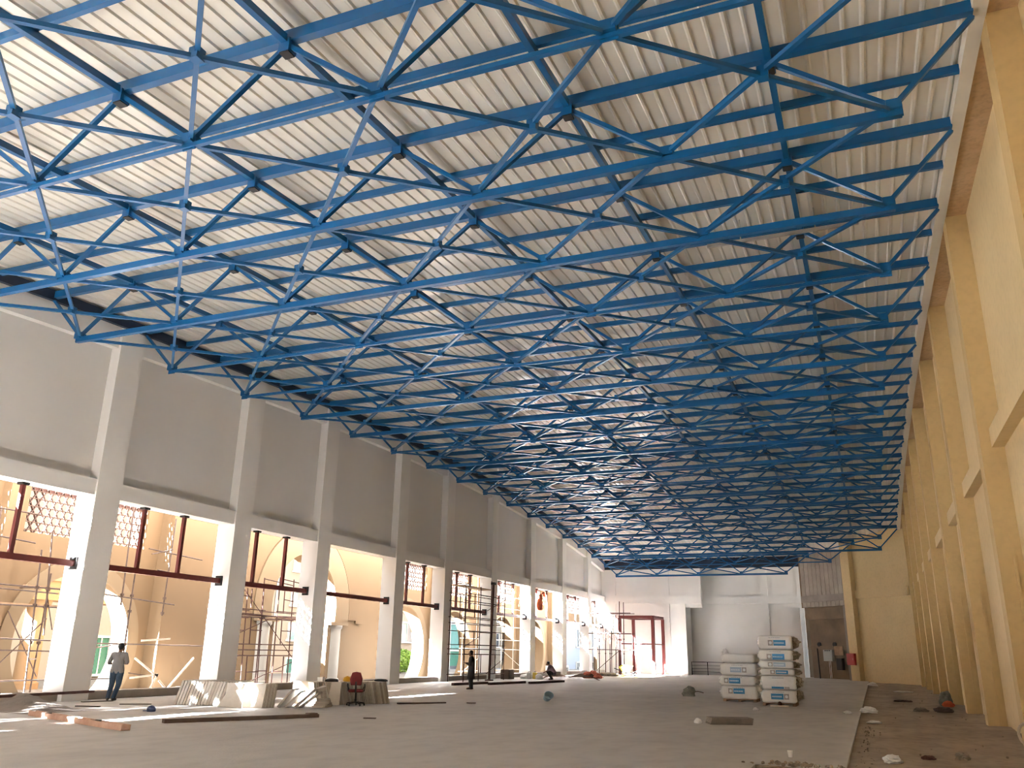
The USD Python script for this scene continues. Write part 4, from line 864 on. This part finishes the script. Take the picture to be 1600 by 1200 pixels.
t = thing('paper_cup', 'white paper cup standing near the broken slab edge', 'cup', (-1.6, 17.3, 0)); v, f = lathe([(.001, 0), (.035, 0), (.05, .11), (.053, .112), (.047, .11), (.032, .01), (.001, .01)], 16); obj('cup', (v, f), 'paper_white', t, smooth=40)
t = thing('sack_heap', 'grey cloth and orange bag heaped against a yellow column', 'heap', (2.5, 40.5, -.06)); obj('cloth', blob(.24, .3, .40, 44, .45), 'green_grey', t, smooth=True); obj('orange_bag', (lambda q: (q[0]+[.05, -.5, 0], q[1]))(blob(.22, .18, .16, 45, .35)), 'orange_cloth', t, smooth=True)
# loose crumbs nobody could count
m = MB()
for k in range(330):
    if k < 150: X, Y = -1.35+rng.normal()*.35, 15.95+rng.normal()*.18
    elif k < 260: X, Y = -.5+abs(rng.normal())*.2, rng.uniform(16, 27)
    else: X, Y = rng.uniform(-.5, 2.8), rng.uniform(16, 60)
    s = rng.uniform(.012, .045)*(1 if k < 150 else .55); b = trimesh.creation.icosphere(0); v = np.array(b.vertices)*s*rng.uniform(.6, 1.3, 3); z = 0 if (X < -.62 and Y > 15.9) else -.07
    m.add(v+[X, Y, z+s*.3], b.faces)
obj('rubble_crumbs', m, 'rubble', None, label='crumbled mortar scattered along the broken slab edge and rough strip', cat='rubble', kind='stuff')

# ================================================================= THINGS NEAR THE FAR BAYS
t = thing('ground_sheet', 'brown sheet rolled up on the floor beside the crouching man', 'sheet', (-19.3, 57.4, 0), 12)
v, f = gridmesh(-2.0, 2.0, -.6, .6, 70, 26, 0, 0, 1, 1); v[:, 2] = .16+.5*(meshkit.fbm(v*1.3+3, 4, 4)-.3)*np.clip(1.2-np.abs(v[:, 1])/.6, 0, 1); v[:, 2] = np.maximum(v[:, 2]*np.clip((1-np.abs(v[:, 0])/2.0)*4, 0, 1), .004); obj('sheet', (v, f), 'brown_mat', t, smooth=True)
for i, (X, Y, s_) in enumerate([(-18.15, 57.7, (.34, .3, .3)), (-17.4, 57.6, (.30, .28, .22)), (-18.0, 58.5, (.3, .25, .34))]):
    t = thing('coral_bag', f'coral red cloth bag on the brown sheet, {nth(i+1)} of the cluster', 'bag', (X, Y, .12), 0, 'coral bags'); obj('bag', blob(*s_, 50+i, .5), 'coral_cloth', t, smooth=True)
for i, (X, Y, c) in enumerate([(-22.0, 56.6, 'box_grey'), (-21.65, 56.8, 'barrow_yellow'), (-21.2, 56.4, 'paper_white')]):
    t = thing('plastic_can', ['grey plastic can by the kerb left of the crouching man', 'yellow plastic can between the grey can and the white sack', 'white sack nearest the crouching man'][i], 'can', (X, Y, 0)); obj('can', tri(rbox(.3, .24, .42, .05)) if i < 2 else blob(.25, .2, .24, 61, .4), c, t, smooth=40)
    if i < 2: obj('handle', MB().path([(-.08, 0, .41), (-.05, 0, .48), (.05, 0, .48), (.08, 0, .41)], .015, 6), 'black_plastic', t)
for i, (X, Y) in enumerate([(-26.2, 72.2), (-26.2, 74.3), (-26.2, 76.4)]):
    t = thing('air_conditioner_unit', f'white outdoor air conditioner unit outside the far bays, {nth(i+1)} from left', 'air conditioner', (X, Y, -.1), 90, 'outdoor air conditioner units')
    obj('casing', tri(rbox(.95, .38, .75, .03)), 'hvac_white', t, smooth=30); obj('fan_grille', MB().tm(trimesh.creation.torus(.23, .02, 24, 6, transform=trimesh.transformations.translation_matrix((.12, -.19, .38)) @ trimesh.transformations.rotation_matrix(math.pi/2, (1, 0, 0)))).tube((.12, -.2, .38), (.12, -.185, .38), .21, 20), 'black_plastic', t)
t = thing('wooden_crate', 'dark open crate beside the tower scaffold', 'crate', (-22.9, 54.9, 0)); obj('box', MB().box(-.3, .3, -.45, -.41, 0, .6).box(-.3, .3, .41, .45, 0, .6).box(-.3, -.26, -.45, .45, 0, .6).box(.26, .3, -.45, .45, 0, .6).box(-.3, .3, -.45, .45, 0, .05), 'dark_plank', t)
t = thing('cement_bags', 'pale paper sacks lying along the kerb right of the tower scaffold', 'sack', (-22.5, 57.5, 0)); obj('bag', blob(.4, .8, .22, 71, .25), 'paper_white', t, smooth=True); obj('bag', (lambda q: (q[0]+[0, 1.4, 0], q[1]))(blob(.4, .7, .2, 72, .25)), 'paper_white', t, smooth=True)
for i, (y0, l_) in enumerate([(41.2, 3.6), (43.8, 4.2), (47.3, 4.6)]):
    t = thing('red_pipe', f'dark red steel length on floor behind the dark-clothed man, {nth(i+1)} from left', 'steel bar', (-20.4+1.1*i, y0+2.5, 0), 84, 'red steel lengths on the floor'); obj('bar', MB().box(-l_/2, l_/2, -.08, .08, .004, .13), 'red_rust', t)
# orange tarpaulin tied to a hanger post
t = thing('tarpaulin', 'orange tarpaulin bundle tied to a red hanger post in a far bay', 'tarpaulin', (-23.93, 63.75, 4.9)); v, f = blob(.16, .42, .85, 81, .5); obj('cloth', (v, f), 'orange_cloth', t, smooth=True)
obj('loop', MB().path([(.0, .1, 1.0), (.0, .5, 1.35), (0, .85, 1.4), (0, 1.0, 1.1), (0, .95, .6)], .06, 7), 'orange_cloth', t, smooth=True)
obj('rope', MB().path([(.0, .0, .5), (-.2, -.15, .55), (0, -.3, .5)], .02, 5), 'hose_cream', t)
# wheelbarrow
t = thing('wheelbarrow', 'yellow wheelbarrow with a lime cloth in it before the red portal frame', 'wheelbarrow', (-18.9, 70.6, 0), 12)
tr_ = [(-.55, -.32, .72), (.55, -.38, .82), (.55, .38, .82), (-.55, .32, .72), (-.35, -.2, .36), (.28, -.22, .34), (.28, .22, .34), (-.35, .2, .36)]
obj('tray', (np.array(tr_), np.array([(4, 5, 6), (4, 6, 7), (0, 1, 5), (0, 5, 4), (1, 2, 6), (1, 6, 5), (2, 3, 7), (2, 7, 6), (3, 0, 4), (3, 4, 7)])), 'barrow_yellow', t)
obj('wheel', MB().tm(trimesh.creation.torus(.17, .045, 20, 8, transform=trimesh.transformations.translation_matrix((.72, 0, .215)) @ trimesh.transformations.rotation_matrix(math.pi/2, (1, 0, 0)))).tube((.72, -.06, .215), (.72, .06, .215), .05, 8), 'black_plastic', t, smooth=40)
for s in (-1, 1):
    obj('handle', MB().path([(.72, s*.08, .215), (-.3, s*.24, .34), (-1.0, s*.3, .62)], .02, 6), 'black_steel', t); obj('leg', MB().path([(-.25, s*.2, .36), (-.4, s*.22, .01), (-.2, s*.21, .01), (-.15, s*.2, .36)], .018, 6), 'barrow_yellow', t)
v, f = blob(.45, .28, .24, 90, .35); obj('lime_cloth', (v+[-.15, 0, .55], f), 'lime_cloth', t, smooth=True, label='lime yellow cloth')
v, f = blob(.9, .45, .2, 92, .3); t = thing('sand_heap', 'low pale heap of gravel left of the wheelbarrow', 'heap', (-20.2, 69.5, 0)); obj('gravel', (v, f), 'rubble', t, smooth=True, kind='stuff')
v, f = blob(1.3, .5, .14, 93, .3); t = thing('timber_pile', 'low pale pile of timber by the far bays', 'heap', (-20.6, 64.0, 0)); obj('boards', MB().box(-1.6, 1.4, -.3, -.1, .004, .06).box(-1.2, 1.7, .0, .2, .004, .06).box(-1.5, 1.0, -.2, .1, .06, .12), 'scaffold_light', t)

# ================================================================= FITTINGS IN THE FAR RIGHT CORNER
ca = math.degrees(math.atan2(CU[1], CU[0]))
def cpos(u, dpt, z): c = P0 + CU*u + CN*dpt; return (*c, z)
t = thing('fire_hose_cabinet', 'red fire hose cabinet on the pilaster of the far right corner', 'cabinet', cpos(5.9, -.56, 1.2), ca)
obj('body', MB().box(-.42, .42, -.10, .105, 0, .9), 'fire_red', t); obj('door', MB().box(-.38, .38, -.125, -.10, .04, .86), 'fire_red', t); obj('handle', MB().box(.26, .31, -.14, -.125, .4, .52), 'galvanised', t)
t = thing('electrical_panel', 'pale grey electrical panel in the dark concrete recess', 'electrical panel', cpos(.95, 1.60, 1.45), ca)
obj('case', MB().box(-.55, .55, -.12, .12, 0, .95), 'box_grey', t); obj('door', MB().box(-.5, .5, -.14, -.12, .05, .82), 'box_grey', t)
for q in (-.25, .0, .25): obj('switch', MB().box(q-.07, q+.07, -.15, -.12, .84, .92), 'black_plastic', t)
for q in (-.08, .1): obj('conduit', MB().tube((q, .05, -1.4), (q, .05, 0), .03, 7), 'grey_panel', t)
t = thing('junction_box', 'black cabinet beside the pale electrical panel in the recess', 'cabinet', cpos(2.3, 1.58, .75), ca); obj('case', MB().box(-.33, .33, -.14, .14, 0, .95), 'black_steel', t); obj('door', MB().box(-.29, .29, -.16, -.14, .04, .91), 'black_plastic', t)
t = thing('wall_board', 'brown square board above the black cabinet in the recess', 'board', cpos(2.1, 1.70, 1.95), ca); obj('board', MB().box(-.5, .5, -.03, .03, 0, .75), 'plank_wood', t)
t = thing('steel_pole', 'thin black pole leaning in the dark concrete recess', 'pole', cpos(.1, 1.2, 0)); obj('pole', MB().tube((0, 0, 0), (-.05, .1, 2.5), .05, 8), 'black_steel', t)
